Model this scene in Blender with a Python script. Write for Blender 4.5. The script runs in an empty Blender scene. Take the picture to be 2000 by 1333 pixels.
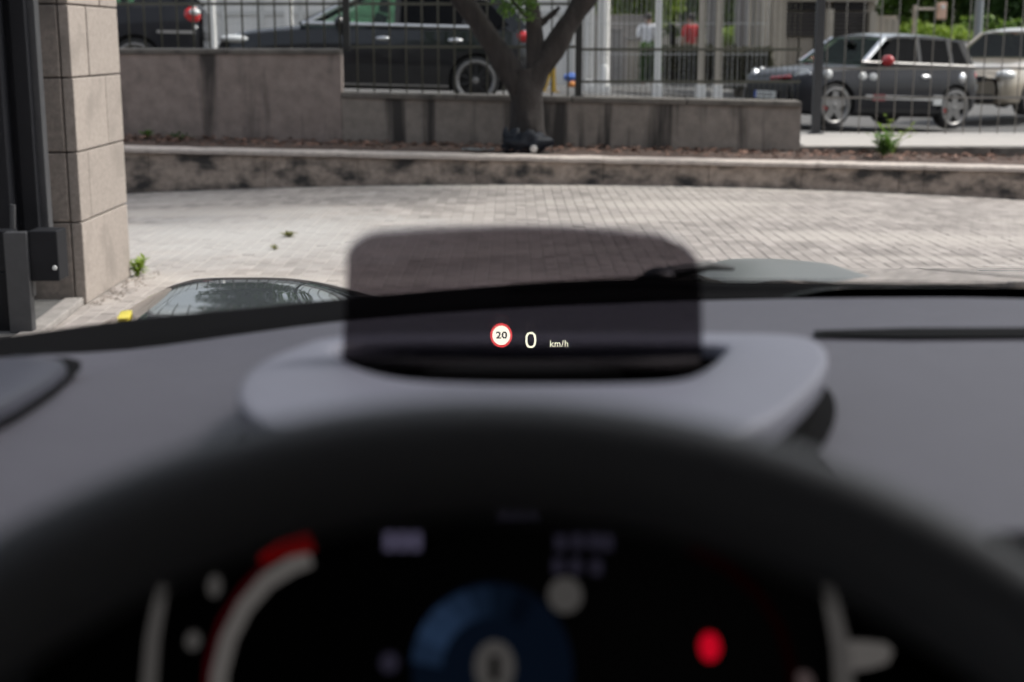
import bpy, bmesh, math, random
from mathutils import Vector, Matrix, noise
R = math.radians
rnd = random.Random(7)
S = bpy.context.scene
COL = S.collection

# ------------------------------------------------------------------ camera
FPX, PW, PH = 2778.0, 2000.0, 1333.0            # 50 mm lens on a 36 mm sensor
CAMZ = 1.2
PITCH = math.atan((PH / 2 - 80) / FPX)
cp, sp_ = math.cos(PITCH), math.sin(PITCH)
cam = bpy.data.cameras.new('camera')
cam.lens = 50; cam.sensor_width = 36
cam.clip_start = 0.02; cam.clip_end = 2000
cam.dof.use_dof = True
cam.dof.focus_distance = 2.7
cam.dof.aperture_fstop = 5.7
cam.dof.aperture_blades = 0
camo = bpy.data.objects.new('camera', cam)
camo.location = (0, 0, CAMZ)
camo.rotation_euler = (R(90) - PITCH, 0, 0)
COL.objects.link(camo)
S.camera = camo

# ------------------------------------------------------------------ light
SUN_EL, SUN_AZ = R(52), R(75)                     # azimuth from +Y (ahead) towards +X (right)
w = bpy.data.worlds.new('World'); S.world = w; w.use_nodes = True
nt = w.node_tree; nt.nodes.clear()
wo = nt.nodes.new('ShaderNodeOutputWorld'); bg = nt.nodes.new('ShaderNodeBackground')
sky = nt.nodes.new('ShaderNodeTexSky'); sky.sky_type = 'NISHITA'; sky.sun_disc = False
sky.sun_elevation = SUN_EL; sky.sun_rotation = SUN_AZ
sky.air_density = 1.0; sky.dust_density = 4.0; sky.ozone_density = 1.0
hs = nt.nodes.new('ShaderNodeHueSaturation'); hs.inputs['Saturation'].default_value = 0.42
nt.links.new(sky.outputs[0], hs.inputs['Color']); nt.links.new(hs.outputs[0], bg.inputs[0])
bg.inputs[1].default_value = 0.12
nt.links.new(bg.outputs[0], wo.inputs[0])
sl = bpy.data.lights.new('sun', 'SUN'); sl.energy = 1.5; sl.angle = R(14); sl.color = (1, .95, .88)
so = bpy.data.objects.new('sun', sl); COL.objects.link(so)
sd = Vector((math.sin(SUN_AZ) * math.cos(SUN_EL), math.cos(SUN_AZ) * math.cos(SUN_EL), math.sin(SUN_EL)))
so.rotation_euler = (-sd).to_track_quat('-Z', 'Y').to_euler(); so.location = sd * 40
S.view_settings.view_transform = 'Standard'; S.view_settings.look = 'None'
S.view_settings.gamma = 1; S.view_settings.use_curve_mapping = False
S.view_settings.exposure = 0.85
S.render.engine = 'CYCLES'
S.cycles.use_denoising = True
S.cycles.transparent_max_bounces = 32
S.cycles.max_bounces = 10
S.cycles.blur_glossy = 0.0

# ------------------------------------------------------------------ helpers
def ray(px, py):
    u = (px - PW / 2) / FPX; v = (PH / 2 - py) / FPX
    return Vector((u, cp + v * sp_, -sp_ + v * cp))
def P(px, py, Y):
    d = ray(px, py); return Vector((0, 0, CAMZ)) + d * (Y / d.y)
def G(px, py, z=0.0):
    d = ray(px, py); return Vector((0, 0, CAMZ)) + d * ((z - CAMZ) / d.z)
def sstep(a, b, x):
    t = max(0.0, min(1.0, (x - a) / (b - a))); return t * t * (3 - 2 * t)
def lerp(a, b, t): return a + (b - a) * t
def interp(tab, x):
    if x <= tab[0][0]: return tab[0][1:]
    for a, b in zip(tab, tab[1:]):
        if x <= b[0]:
            t = (x - a[0]) / (b[0] - a[0]); return tuple(lerp(p, q, t) for p, q in zip(a[1:], b[1:]))
    return tab[-1][1:]

def new_mat(name):
    m = bpy.data.materials.new(name); m.use_nodes = True
    return m, m.node_tree, m.node_tree.nodes['Principled BSDF']
def mat(name, col, rough=.6, metal=0, spec=.5, coat=0, coat_rough=.05, vary=0, vscale=8, bump=0, bscale=60, emit=None, estr=0, isl=0, stretch=(1, 1, 1), dark=None, dlo=.5, dhi=.7, dscale=3, dstretch=(1, 1, 1), sheen=0):
    m, t, b = new_mat(name)
    b.inputs['Base Color'].default_value = (*col, 1); b.inputs['Roughness'].default_value = rough
    b.inputs['Metallic'].default_value = metal; b.inputs['Specular IOR Level'].default_value = spec
    b.inputs['Coat Weight'].default_value = coat; b.inputs['Coat Roughness'].default_value = coat_rough
    if sheen: b.inputs['Sheen Weight'].default_value = sheen
    if emit:
        b.inputs['Emission Color'].default_value = (*emit, 1); b.inputs['Emission Strength'].default_value = estr
    N, L = t.nodes, t.links
    def coords(st):
        g = N.new('ShaderNodeNewGeometry'); mp = N.new('ShaderNodeMapping'); mp.inputs['Scale'].default_value = st
        L.new(g.outputs['Position'], mp.inputs[0]); return mp.outputs[0]
    last = None
    if vary or isl or dark:
        rgb = N.new('ShaderNodeRGB'); rgb.outputs[0].default_value = (*col, 1); last = rgb.outputs[0]
    if vary:
        n = N.new('ShaderNodeTexNoise'); n.inputs['Scale'].default_value = vscale; n.inputs['Detail'].default_value = 8; n.inputs['Roughness'].default_value = .65
        L.new(coords(stretch), n.inputs['Vector'])
        mr = N.new('ShaderNodeMapRange'); mr.inputs['From Min'].default_value = .3; mr.inputs['From Max'].default_value = .7
        mr.inputs['To Min'].default_value = 1 - vary; mr.inputs['To Max'].default_value = 1 + vary
        L.new(n.outputs['Fac'], mr.inputs[0])
        mx = N.new('ShaderNodeVectorMath'); mx.operation = 'SCALE'; L.new(last, mx.inputs[0]); L.new(mr.outputs[0], mx.inputs['Scale']); last = mx.outputs[0]
    if isl:
        g = N.new('ShaderNodeNewGeometry'); oi = N.new('ShaderNodeObjectInfo')
        ad = N.new('ShaderNodeMath'); ad.operation = 'ADD'; L.new(g.outputs['Random Per Island'], ad.inputs[0]); L.new(oi.outputs['Random'], ad.inputs[1])
        fr = N.new('ShaderNodeMath'); fr.operation = 'FRACT'; L.new(ad.outputs[0], fr.inputs[0])
        mr = N.new('ShaderNodeMapRange'); mr.inputs['To Min'].default_value = 1 - isl; mr.inputs['To Max'].default_value = 1 + isl
        L.new(fr.outputs[0], mr.inputs[0])
        mx = N.new('ShaderNodeVectorMath'); mx.operation = 'SCALE'; L.new(last, mx.inputs[0]); L.new(mr.outputs[0], mx.inputs['Scale']); last = mx.outputs[0]
    if dark:
        n = N.new('ShaderNodeTexNoise'); n.inputs['Scale'].default_value = dscale; n.inputs['Detail'].default_value = 5
        L.new(coords(dstretch), n.inputs['Vector'])
        mr = N.new('ShaderNodeMapRange'); mr.inputs['From Min'].default_value = dlo; mr.inputs['From Max'].default_value = dhi
        L.new(n.outputs['Fac'], mr.inputs[0])
        mx = N.new('ShaderNodeMix'); mx.data_type = 'RGBA'; L.new(mr.outputs[0], mx.inputs[0]); L.new(last, mx.inputs[6]); mx.inputs[7].default_value = (*dark, 1); last = mx.outputs[2]
    if last: L.new(last, b.inputs['Base Color'])
    if bump:
        n = N.new('ShaderNodeTexNoise'); n.inputs['Scale'].default_value = bscale; n.inputs['Detail'].default_value = 6
        L.new(coords((1, 1, 1)), n.inputs['Vector'])
        bp = N.new('ShaderNodeBump'); bp.inputs['Strength'].default_value = bump; bp.inputs['Distance'].default_value = .01
        L.new(n.outputs['Fac'], bp.inputs['Height']); L.new(bp.outputs[0], b.inputs['Normal'])
    return m
def glass_mat(name, tint=(1, 1, 1), refl=.06, fres=True, rough=0.0):
    m = bpy.data.materials.new(name); m.use_nodes = True; t = m.node_tree; t.nodes.clear(); N, L = t.nodes, t.links
    o = N.new('ShaderNodeOutputMaterial'); mx = N.new('ShaderNodeMixShader'); tr = N.new('ShaderNodeBsdfTransparent'); gl = N.new('ShaderNodeBsdfGlossy')
    tr.inputs[0].default_value = (*tint, 1); gl.inputs['Roughness'].default_value = rough
    if fres:
        f = N.new('ShaderNodeFresnel'); f.inputs[0].default_value = 1.45; L.new(f.outputs[0], mx.inputs[0])
    else: mx.inputs[0].default_value = refl
    L.new(tr.outputs[0], mx.inputs[1]); L.new(gl.outputs[0], mx.inputs[2]); L.new(mx.outputs[0], o.inputs[0])
    return m
def emit_mat(name, col, s):
    m = bpy.data.materials.new(name); m.use_nodes = True; t = m.node_tree; t.nodes.clear()
    o = t.nodes.new('ShaderNodeOutputMaterial'); e = t.nodes.new('ShaderNodeEmission'); e.inputs[0].default_value = (*col, 1); e.inputs[1].default_value = s
    t.links.new(e.outputs[0], o.inputs[0]); return m
def leaf_mat(name, a, b_):
    m, t, b = new_mat(name); N, L = t.nodes, t.links
    g = N.new('ShaderNodeNewGeometry'); rp = N.new('ShaderNodeMix'); rp.data_type = 'RGBA'
    L.new(g.outputs['Random Per Island'], rp.inputs[0]); rp.inputs[6].default_value = (*a, 1); rp.inputs[7].default_value = (*b_, 1)
    L.new(rp.outputs[2], b.inputs['Base Color']); b.inputs['Roughness'].default_value = .55
    tl = N.new('ShaderNodeBsdfTranslucent'); L.new(rp.outputs[2], tl.inputs[0]); mx = N.new('ShaderNodeMixShader'); mx.inputs[0].default_value = .4
    o = N['Material Output']; L.new(b.outputs[0], mx.inputs[1]); L.new(tl.outputs[0], mx.inputs[2]); L.new(mx.outputs[0], o.inputs[0]); return m

def tag(o, label=None, cat=None, group=None, kind=None):
    if label: o['label'] = label
    if cat: o['category'] = cat
    if group: o['group'] = group
    if kind: o['kind'] = kind
    return o
def empty(name, loc=(0, 0, 0), rot=(0, 0, 0)):
    o = bpy.data.objects.new(name, None); o.location = loc; o.rotation_euler = rot; o.empty_display_size = .1; COL.objects.link(o); return o
def copy_tree(o, parent=None):
    c = o.copy(); COL.objects.link(c)
    if parent: c.parent = parent
    for ch in list(o.children): copy_tree(ch, c)
    return c

class MB:
    """collects shapes and links them as one mesh"""
    def __init__(s): s.v = []; s.f = []; s.mi = []
    def add(s, vs, fs, mi=0):
        o = len(s.v); s.v += [tuple(x) for x in vs]; s.f += [tuple(i + o for i in f) for f in fs]; s.mi += [mi] * len(fs); return s
    def box(s, a, b, mi=0, M=None):
        x0, y0, z0 = a; x1, y1, z1 = b
        vs = [Vector(p) for p in ((x0, y0, z0), (x1, y0, z0), (x1, y1, z0), (x0, y1, z0), (x0, y0, z1), (x1, y0, z1), (x1, y1, z1), (x0, y1, z1))]
        if M: vs = [M @ v for v in vs]
        return s.add(vs, [(0, 3, 2, 1), (4, 5, 6, 7), (0, 1, 5, 4), (1, 2, 6, 5), (2, 3, 7, 6), (3, 0, 4, 7)], mi)
    def tube(s, pts, rad, n=8, mi=0, cap=True):
        pts = [Vector(p) for p in pts]; rad = rad if isinstance(rad, (list, tuple)) else [rad] * len(pts)
        vs = []; up = Vector((0, 0, 1))
        for i, p in enumerate(pts):
            d = (pts[min(i + 1, len(pts) - 1)] - pts[max(i - 1, 0)]).normalized()
            if abs(d.dot(up)) > .95: up = Vector((0, 1, 0)) if abs(d.y) < .9 else Vector((1, 0, 0))
            a = d.cross(up).normalized(); b = d.cross(a).normalized(); up = -b if b.dot(up) < 0 else b
            a = up.cross(d).normalized()
            for k in range(n):
                t = 2 * math.pi * k / n; vs.append(p + (a * math.cos(t) + up * math.sin(t)) * rad[i])
        fs = []
        for i in range(len(pts) - 1):
            for k in range(n):
                fs.append((i * n + k, i * n + (k + 1) % n, (i + 1) * n + (k + 1) % n, (i + 1) * n + k))
        if cap: fs += [tuple(range(n))[::-1], tuple(range((len(pts) - 1) * n, len(pts) * n))]
        return s.add(vs, fs, mi)
    def bar(s, a, b, wx, wy, mi=0, ref=Vector((0, 1, 0))):
        a, b = Vector(a), Vector(b); d = (b - a).normalized()
        x = d.cross(ref).normalized(); y = x.cross(d).normalized()
        vs = [q + x * (sx * wx / 2) + y * (sy * wy / 2) for q in (a, b) for sx, sy in ((-1, -1), (1, -1), (1, 1), (-1, 1))]
        return s.add(vs, [(3, 2, 1, 0), (4, 5, 6, 7), (0, 1, 5, 4), (1, 2, 6, 5), (2, 3, 7, 6), (3, 0, 4, 7)], mi)
    def lathe(s, prof, n=24, mi=0, M=None, closed=False):
        """profile of (axial, radius) about local Y"""
        vs = []
        for a, r in prof:
            for k in range(n):
                t = 2 * math.pi * k / n; v = Vector((r * math.cos(t), a, r * math.sin(t))); vs.append(M @ v if M else v)
        m = len(prof); fs = []
        for i in range(m if closed else m - 1):
            j = (i + 1) % m
            for k in range(n): fs.append((i * n + k, j * n + k, j * n + (k + 1) % n, i * n + (k + 1) % n))
        return s.add(vs, fs, mi)
    def grid(s, rows, mi=0, closed=False, flip=False):
        n = len(rows[0]); vs = [p for r in rows for p in r]; fs = []
        for i in range(len(rows) - 1):
            for k in range(n if closed else n - 1):
                q = (i * n + k, i * n + (k + 1) % n, (i + 1) * n + (k + 1) % n, (i + 1) * n + k); fs.append(q[::-1] if flip else q)
        return s.add(vs, fs, mi)
    def poly(s, pts, depth, mi=0):
        """flat outline given a thickness vector"""
        n = len(pts); d = Vector(depth); vs = [Vector(p) for p in pts] + [Vector(p) + d for p in pts]
        return s.add(vs, [tuple(range(n))[::-1], tuple(range(n, 2 * n))] + [(i, (i + 1) % n, n + (i + 1) % n, n + i) for i in range(n)], mi)
    def blob(s, c, r, sub=1, mi=0, rough=.25, seed=0):
        bm = bmesh.new(); bmesh.ops.create_icosphere(bm, subdivisions=sub, radius=1)
        vs = []
        for v in bm.verts:
            k = 1 + rough * noise.noise(v.co * 2 + Vector((seed * 3.1, seed, 0)))
            vs.append(Vector((v.co.x * r[0] * k + c[0], v.co.y * r[1] * k + c[1], v.co.z * r[2] * k + c[2])))
        fs = [tuple(v.index for v in f.verts) for f in bm.faces]; bm.free(); return s.add(vs, fs, mi)
    def build(s, name, mats, parent=None, smooth=False, bevel=0, angle=40, fix=True):
        me = bpy.data.meshes.new(name); me.from_pydata(s.v, [], s.f)
        for m in (mats if isinstance(mats, (list, tuple)) else [mats]): me.materials.append(m)
        me.polygons.foreach_set('material_index', s.mi)
        if fix or bevel:
            bm = bmesh.new(); bm.from_mesh(me)
            if bevel:
                bmesh.ops.bevel(bm, geom=[e for e in bm.edges if len(e.link_faces) == 2 and e.calc_face_angle(0) > .5], offset=bevel, segments=2, profile=.6, affect='EDGES')
            bmesh.ops.recalc_face_normals(bm, faces=bm.faces); bm.to_mesh(me); bm.free()
        if smooth:
            me.polygons.foreach_set('use_smooth', [True] * len(me.polygons))
            if smooth != 'all': me.set_sharp_from_angle(angle=R(angle))
        o = bpy.data.objects.new(name, me); COL.objects.link(o)
        if parent: o.parent = parent
        return o
def mesh_copy(o, parent=None, loc=None, rot=None):
    c = o.copy(); COL.objects.link(c)
    if parent: c.parent = parent
    if loc is not None: c.location = loc
    if rot is not None: c.rotation_euler = rot
    return c
def text_polys(txt, off=0.0, spc=1.0, size=1.0):
    cu = bpy.data.curves.new('t', 'FONT'); cu.body = txt; cu.size = size; cu.align_x = 'CENTER'; cu.align_y = 'CENTER'; cu.resolution_u = 6; cu.offset = off; cu.space_character = spc
    o = bpy.data.objects.new('t', cu); COL.objects.link(o)
    me = bpy.data.meshes.new_from_object(o.evaluated_get(bpy.context.evaluated_depsgraph_get()))
    vs = [v.co.copy() for v in me.vertices]; fs = [tuple(p.vertices) for p in me.polygons]
    bpy.data.objects.remove(o); bpy.data.meshes.remove(me)
    return vs, fs
def smooth_closed(pts, it=3):
    for _ in range(it):
        q = []
        for a, b in zip(pts, pts[1:] + pts[:1]):
            a, b = Vector(a), Vector(b); q += [a * .75 + b * .25, a * .25 + b * .75]
        pts = q
    return pts

# ------------------------------------------------------------------ materials
M = {}
M['asphalt'] = mat('asphalt', (.10, .098, .095), .9, vary=.25, vscale=20, bump=.3, bscale=90)
M['paver'] = mat('paver_stone', (.312, .284, .266), .9, spec=.12, vary=.2, vscale=3, isl=.18, bump=.25, bscale=70, dark=(.42, .385, .355), dlo=.47, dhi=.64, dscale=1.3, dstretch=(.35, 1, 1))
M['joint'] = mat('paver_joint_sand', (.31, .29, .275), .95, spec=.1, vary=.2, vscale=14)
M['granite'] = mat('granite', (.31, .27, .24), .8, vary=.2, vscale=55, bump=.2, bscale=120, isl=.06, dark=(.2, .175, .155), dlo=.52, dhi=.8, dscale=4)
M['granite_dirty_shaded'] = mat('dirty_shaded_granite', (.25, .215, .19), .85, vary=.3, vscale=40, bump=.2, bscale=120, isl=.08, dark=(.13, .115, .105), dlo=.45, dhi=.7, dscale=5, dstretch=(1.5, 1.5, .4))  # dirt stains, plus the front face's shade put into the base colour
M['mortar'] = mat('mortar', (.13, .11, .10), .95)
M['concrete_dirty'] = mat('stained_concrete', (.25, .22, .195), .92, vary=.22, vscale=9, bump=.3, bscale=50, dark=(.045, .041, .038), dlo=.49, dhi=.62, dscale=2.1, dstretch=(3.0, 1.6, .22))
M['concrete_pink'] = mat('weathered_concrete', (.27, .222, .20), .92, vary=.22, vscale=9, bump=.3, bscale=50, dark=(.05, .044, .041), dlo=.5, dhi=.66, dscale=2.3, dstretch=(1.7, 1.7, .22))
M['coping'] = mat('coping_concrete', (.15, .135, .12), .9, vary=.3, vscale=12, bump=.3, dark=(.06, .055, .05), dlo=.5, dhi=.7, dscale=6)
M['kerb_face'] = mat('kerb_rough_stone', (.34, .28, .235), .95, vary=.35, vscale=13, bump=.6, bscale=30, isl=.1, dark=(.045, .042, .04), dlo=.46, dhi=.64, dscale=3.6, dstretch=(1, 1, 1.8))
M['kerb_top'] = mat('kerb_top_stone', (.5, .44, .40), .9, vary=.2, vscale=16, bump=.3, isl=.05, dark=(.2, .17, .15), dlo=.6, dhi=.75, dscale=7)
M['plinth_edge'] = mat('grey_edge_stone', (.27, .25, .235), .9, vary=.25, vscale=15, bump=.3)
M['soil'] = mat('soil', (.10, .07, .058), 1, vary=.4, vscale=18, bump=.8, bscale=40)
M['light_pave'] = mat('pale_concrete_paving', (.40, .375, .35), .85, vary=.08, vscale=6, bump=.1)
M['bark'] = mat('bark', (.03, .025, .023), .95, vary=.5, vscale=16, bump=1, bscale=26, stretch=(1, 1, .25))
M['leaf'] = leaf_mat('leaf', (.07, .16, .025), (.16, .28, .05))
M['leaf_dark'] = leaf_mat('dark_leaf', (.035, .08, .018), (.08, .15, .04))
M['leaf_far'] = leaf_mat('far_leaf', (.06, .13, .02), (.19, .29, .05))
M['leaf_bright'] = leaf_mat('bright_leaf', (.16, .26, .03), (.34, .44, .07))
M['leaf_weed'] = leaf_mat('yellowing_leaf', (.16, .17, .05), (.26, .26, .09))
M['hedge'] = leaf_mat('hedge_leaf', (.03, .035, .015), (.07, .065, .03))
M['dry_leaf'] = mat('dry_leaf', (.17, .095, .07), .9, isl=.6, vary=.2)
M['gate_black'] = mat('gate_paint', (.009, .0095, .012), .55, spec=.2, vary=.1, vscale=10)
M['gate_grey'] = mat('gate_grey_paint', (.045, .046, .05), .5, vary=.15, vscale=20)
M['brown_metal'] = mat('brown_rust_metal', (.09, .07, .05), .6, vary=.3)
M['fence_dark'] = mat('fence_dark_paint', (.02, .021, .02), .5)
M['fence_bar'] = mat('fence_olive_paint', (.085, .085, .065), .55)
M['fence_light'] = mat('fence_grey_galvanised', (.2, .19, .175), .5, metal=.3)
M['white_paint'] = mat('white_paint', (.74, .73, .70), .6, vary=.05)
M['render_white'] = mat('white_render', (.70, .69, .665), .85, vary=.06, vscale=.8)
M['panel_line'] = mat('grey_panel', (.55, .55, .53), .7)
M['beige_conc'] = mat('beige_concrete', (.40, .36, .30), .9, vary=.1, vscale=2)
M['beige_panel'] = mat('beige_panel', (.34, .30, .25), .8, vary=.06)
M['grey_conc'] = mat('grey_concrete', (.24, .225, .215), .9, vary=.12, vscale=3)
M['dark_louvre'] = mat('dark_louvre', (.045, .038, .035), .5)
M['dark_glass'] = mat('dark_window_glass', (.01, .01, .012), .12)
M['carblack'] = mat('black_car_paint', (.006, .007, .009), .35, spec=.2, coat=.9, coat_rough=.03)
M['bonnet'] = mat('bonnet_paint', (.012, .014, .014), .4, spec=.3, coat=1, coat_rough=.015)
M['scoop'] = mat('scoop_satin_plastic', (.11, .115, .11), .45, spec=.5)
M['hatchgrey'] = mat('graphite_car_paint', (.012, .0125, .016), .4, spec=.2, coat=.3, coat_rough=.04)
M['estategrey'] = mat('dark_grey_car_paint', (.014, .0145, .018), .4, spec=.2, coat=.3, coat_rough=.04)
M['beigecar'] = mat('beige_car_paint', (.33, .285, .22), .35, metal=.25, coat=1, coat_rough=.04)
M['rubber'] = mat('tyre_rubber', (.018, .018, .018), .85)
M['black_trim'] = mat('black_trim', (.012, .012, .013), .55)
M['chrome'] = mat('chrome', (.78, .79, .81), .28, metal=1)
M['alloy'] = mat('alloy_wheel', (.22, .215, .21), .35, metal=.35)
M['red_paint'] = mat('red_paint', (.45, .01, .015), .3, coat=.6)
M['dull_red'] = mat('dull_red_paint', (.25, .012, .018), .35, coat=.5)
M['emblem_red'] = mat('faded_red_emblem', (.22, .07, .075), .4)
M['red_lens'] = mat('red_lamp_lens', (.55, .012, .015), .15, coat=1)
M['clear_lens'] = mat('clear_lamp_lens', (.62, .63, .62), .1, coat=1)
M['plate'] = mat('number_plate_white', (.75, .75, .72), .5)
M['plate_blue'] = mat('number_plate_blue', (.03, .09, .4), .5)
M['plate_ink'] = mat('number_plate_ink', (.12, .12, .12), .6)
M['roofsilver'] = mat('silver_grey_roof_paint', (.11, .115, .125), .3, coat=.6)
M['car_glass'] = glass_mat('car_window_glass', (.5, .56, .53), .03, False)
M['car_glass_green'] = glass_mat('green_tinted_car_glass', (.66, .82, .70), .03, False)
M['car_glass_dark'] = glass_mat('privacy_car_glass', (.06, .065, .07), .012, False)
M['screen_glass'] = glass_mat('windscreen_glass', (.97, .985, .98), .012, False)
M['seat'] = mat('dark_seat_fabric', (.02, .02, .022), .9)
M['skin'] = mat('skin', (.30, .18, .13), .6)
M['hair'] = mat('dark_hair', (.02, .016, .013), .7)
M['shirt_white'] = mat('white_cotton', (.78, .78, .80), .9)
M['shirt_red'] = mat('red_cotton', (.42, .02, .025), .9)
M['trousers_dark'] = mat('dark_trousers', (.05, .05, .07), .9)
M['trousers_beige'] = mat('beige_trousers', (.5, .44, .36), .9)
M['yellow'] = mat('yellow_paint', (.62, .38, .04), .6, vary=.1)
M['reflected_yellow'] = mat('yellow_reflection', (.62, .52, .06), .5)  # colour of the yellow reflection painted on the bonnet
M['blue'] = mat('blue_plastic', (.08, .17, .5), .5)
M['orange'] = mat('orange_plastic', (.6, .22, .04), .5)
M['bag'] = mat('black_bag_plastic', (.012, .015, .022), .65, spec=.25, bump=.3, bscale=30)
M['can'] = mat('pale_can', (.6, .58, .55), .4, metal=.3)
M['scrap'] = mat('pale_plastic_scrap', (.22, .25, .26), .4)
M['grey_pole'] = mat('grey_pole_paint', (.26, .28, .29), .5, metal=.2)
M['sign_orange'] = mat('pale_orange_sign', (.72, .48, .36), .6)
M['dash'] = mat('dashboard_soft_plastic', (.057, .055, .068), .55, spec=.22, bump=.12, bscale=700, vary=.06, vscale=40)
M['bezel'] = mat('display_surround_plastic', (.112, .114, .145), .5, spec=.4, bump=.1, bscale=700, vary=.05, vscale=50)
M['slot'] = mat('slot_black_plastic', (.003, .003, .0035), .9, spec=.05)
M['tray'] = mat('slot_tray_plastic', (.035, .034, .034), .6)
M['trim_blue'] = mat('door_trim_plastic', (.013, .013, .024), .5)
M['leather'] = mat('steering_leather', (.055, .054, .056), .5, spec=.45, bump=.1, bscale=500)
M['cabin'] = mat('cabin_dark_trim', (.02, .02, .022), .9)
M['headlining'] = mat('dark_headlining', (.03, .03, .032), .95)
M['cluster_black'] = mat('instrument_black_glass', (.003, .003, .003), .2, spec=.2)
M['silver'] = mat('satin_silver_trim', (.36, .35, .34), .4, metal=.6)

def dust(m, c, rad, col):
    t = m.node_tree; N, L = t.nodes, t.links; b = N['Principled BSDF']; old = b.inputs['Base Color'].links[0].from_socket
    g = N.new('ShaderNodeNewGeometry'); mp = N.new('ShaderNodeMapping'); mp.inputs['Location'].default_value = (-c[0] / rad[0], -c[1] / rad[1], 0); mp.inputs['Scale'].default_value = (1 / rad[0], 1 / rad[1], 0); L.new(g.outputs['Position'], mp.inputs[0])
    ln = N.new('ShaderNodeVectorMath'); ln.operation = 'LENGTH'; L.new(mp.outputs[0], ln.inputs[0])
    n = N.new('ShaderNodeTexNoise'); n.inputs['Scale'].default_value = 2.6; n.inputs['Detail'].default_value = 7; n.inputs['Roughness'].default_value = .7; L.new(g.outputs['Position'], n.inputs['Vector'])
    ad = N.new('ShaderNodeMath'); ad.operation = 'MULTIPLY_ADD'; L.new(n.outputs['Fac'], ad.inputs[0]); ad.inputs[1].default_value = 1.6; L.new(ln.outputs['Value'], ad.inputs[2])
    mr = N.new('ShaderNodeMapRange'); mr.inputs['From Min'].default_value = 1.85; mr.inputs['From Max'].default_value = 1.0; L.new(ad.outputs[0], mr.inputs[0])
    mx = N.new('ShaderNodeMix'); mx.data_type = 'RGBA'; L.new(mr.outputs[0], mx.inputs[0]); L.new(old, mx.inputs[6]); mx.inputs[7].default_value = (*col, 1); L.new(mx.outputs[2], b.inputs['Base Color'])
for k_ in ('paver', 'joint'): dust(M[k_], (-1.7, 8.9), (1.6, 1.7), (.40, .385, .37))   # dried cement dust spilt on the paving
# =================================================================== GROUND
def tag_struct(o): o['kind'] = 'structure'; return o
def kx(x): return sstep(8.0, 11.9, x)
def road_z(x, y): return -0.0072 * x * x * sstep(7.6, 12.0, y) if x < 0 else -0.0069 * x * x * sstep(7.0, 12.0, y)
def back_z(x, y=0):
    return lerp(.30, -.20, max(0, min(1.05, (x + 1) / 6.5))) if x > -1 else .30 + .27 * sstep(-3.4, -4.6, x)
def soil_z(x): return .235 - .022 * x
KERB_Y, WALL_Y = 12.2, 13.2

mb = MB(); mb.grid([[(-600, y, -.55), (600, y, -.55)] for y in (-600, 0, 600)]); tag_struct(mb.build('ground', M['asphalt'], fix=False))
mb = MB()
xs = [-26 + 1.0 * i for i in range(57)]; ys = [-8, -4, 0, 3, 5, 6] + [7 + .4 * i for i in range(14)]
mb.grid([[(x, min(y, 12.25), road_z(max(-9, min(9, x)), y) - .003) for x in xs] for y in ys])
road = tag_struct(mb.build('road', M['joint'], smooth='all', fix=False))
mb = MB(); xs2 = [-60 + 2 * i for i in range(61)]
mb.grid([[(x, y, back_z(x)) for x in xs2] for y in (13.45, 20, 30, 45, 70, 140)])
tag_struct(mb.build('back_street', M['asphalt'], smooth='all', fix=False))

# pavers: near ones single, the others joined
def paver_bm(w, l, h=.03, b=.003):
    x, y = w / 2, l / 2
    vs = [(-x, -y, -h), (x, -y, -h), (x, y, -h), (-x, y, -h), (-x, -y, -b), (x, -y, -b), (x, y, -b), (-x, y, -b), (-x + b, -y + b, 0), (x - b, -y + b, 0), (x - b, y - b, 0), (-x + b, y - b, 0)]
    fs = [(8, 9, 10, 11), (4, 5, 9, 8), (5, 6, 10, 9), (6, 7, 11, 10), (7, 4, 8, 11), (0, 1, 5, 4), (1, 2, 6, 5), (2, 3, 7, 6), (3, 0, 4, 7)]
    return vs, fs
PWD, PLN, JT = .075, .15, .0035
pv, pf = paver_bm(PWD - JT, PLN - JT)
shared = None; cells = []
ncol = int(11.5 / PWD)
for i in range(ncol):
    x = -5.6 + PWD * (i + .5)
    for j in range(44):
        y = 5.9 + PLN * (j + (.5 if i % 2 else 0))
        if y > 12.1: continue
        cells.append((x, y))
def vis(c):
    x, y = c; d = Vector((x, y, -CAMZ)); zc = d.y * cp - d.z * sp_; px = 1000 + FPX * x / zc; py = PH / 2 - FPX * (d.y * sp_ + d.z * cp) / zc
    line = 545 if px < 690 else (570 if px < 1000 else (550 if px < 1350 else 525))
    return 255 < px < 2000 and py < line
near = sorted([c for c in cells if vis(c)], key=lambda c: c[1])[:300]; nset = set(near)
for c in near:
    if shared is None: o = MB().add(pv, pf).build('paver', M['paver'], road, fix=False); shared = o
    else: o = mesh_copy(shared, road)
    o.location = (c[0], c[1], road_z(*c) + rnd.uniform(-.0015, .002)); o.rotation_euler = (rnd.gauss(0, .006), rnd.gauss(0, .006), rnd.gauss(0, .008))
mb = MB()
for c in cells:
    if c in nset: continue
    a = rnd.gauss(0, .01); ca, sa = math.cos(a), math.sin(a); z = road_z(*c) + rnd.uniform(-.0015, .002); tx, ty = rnd.gauss(0, .008), rnd.gauss(0, .008)
    mb.add([(c[0] + p[0] * ca - p[1] * sa, c[1] + p[0] * sa + p[1] * ca, z + p[2] + p[0] * tx + p[1] * ty) for p in pv], pf)
o = mb.build('paver_field', M['paver'], road, fix=False); o['kind'] = 'stuff'

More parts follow.
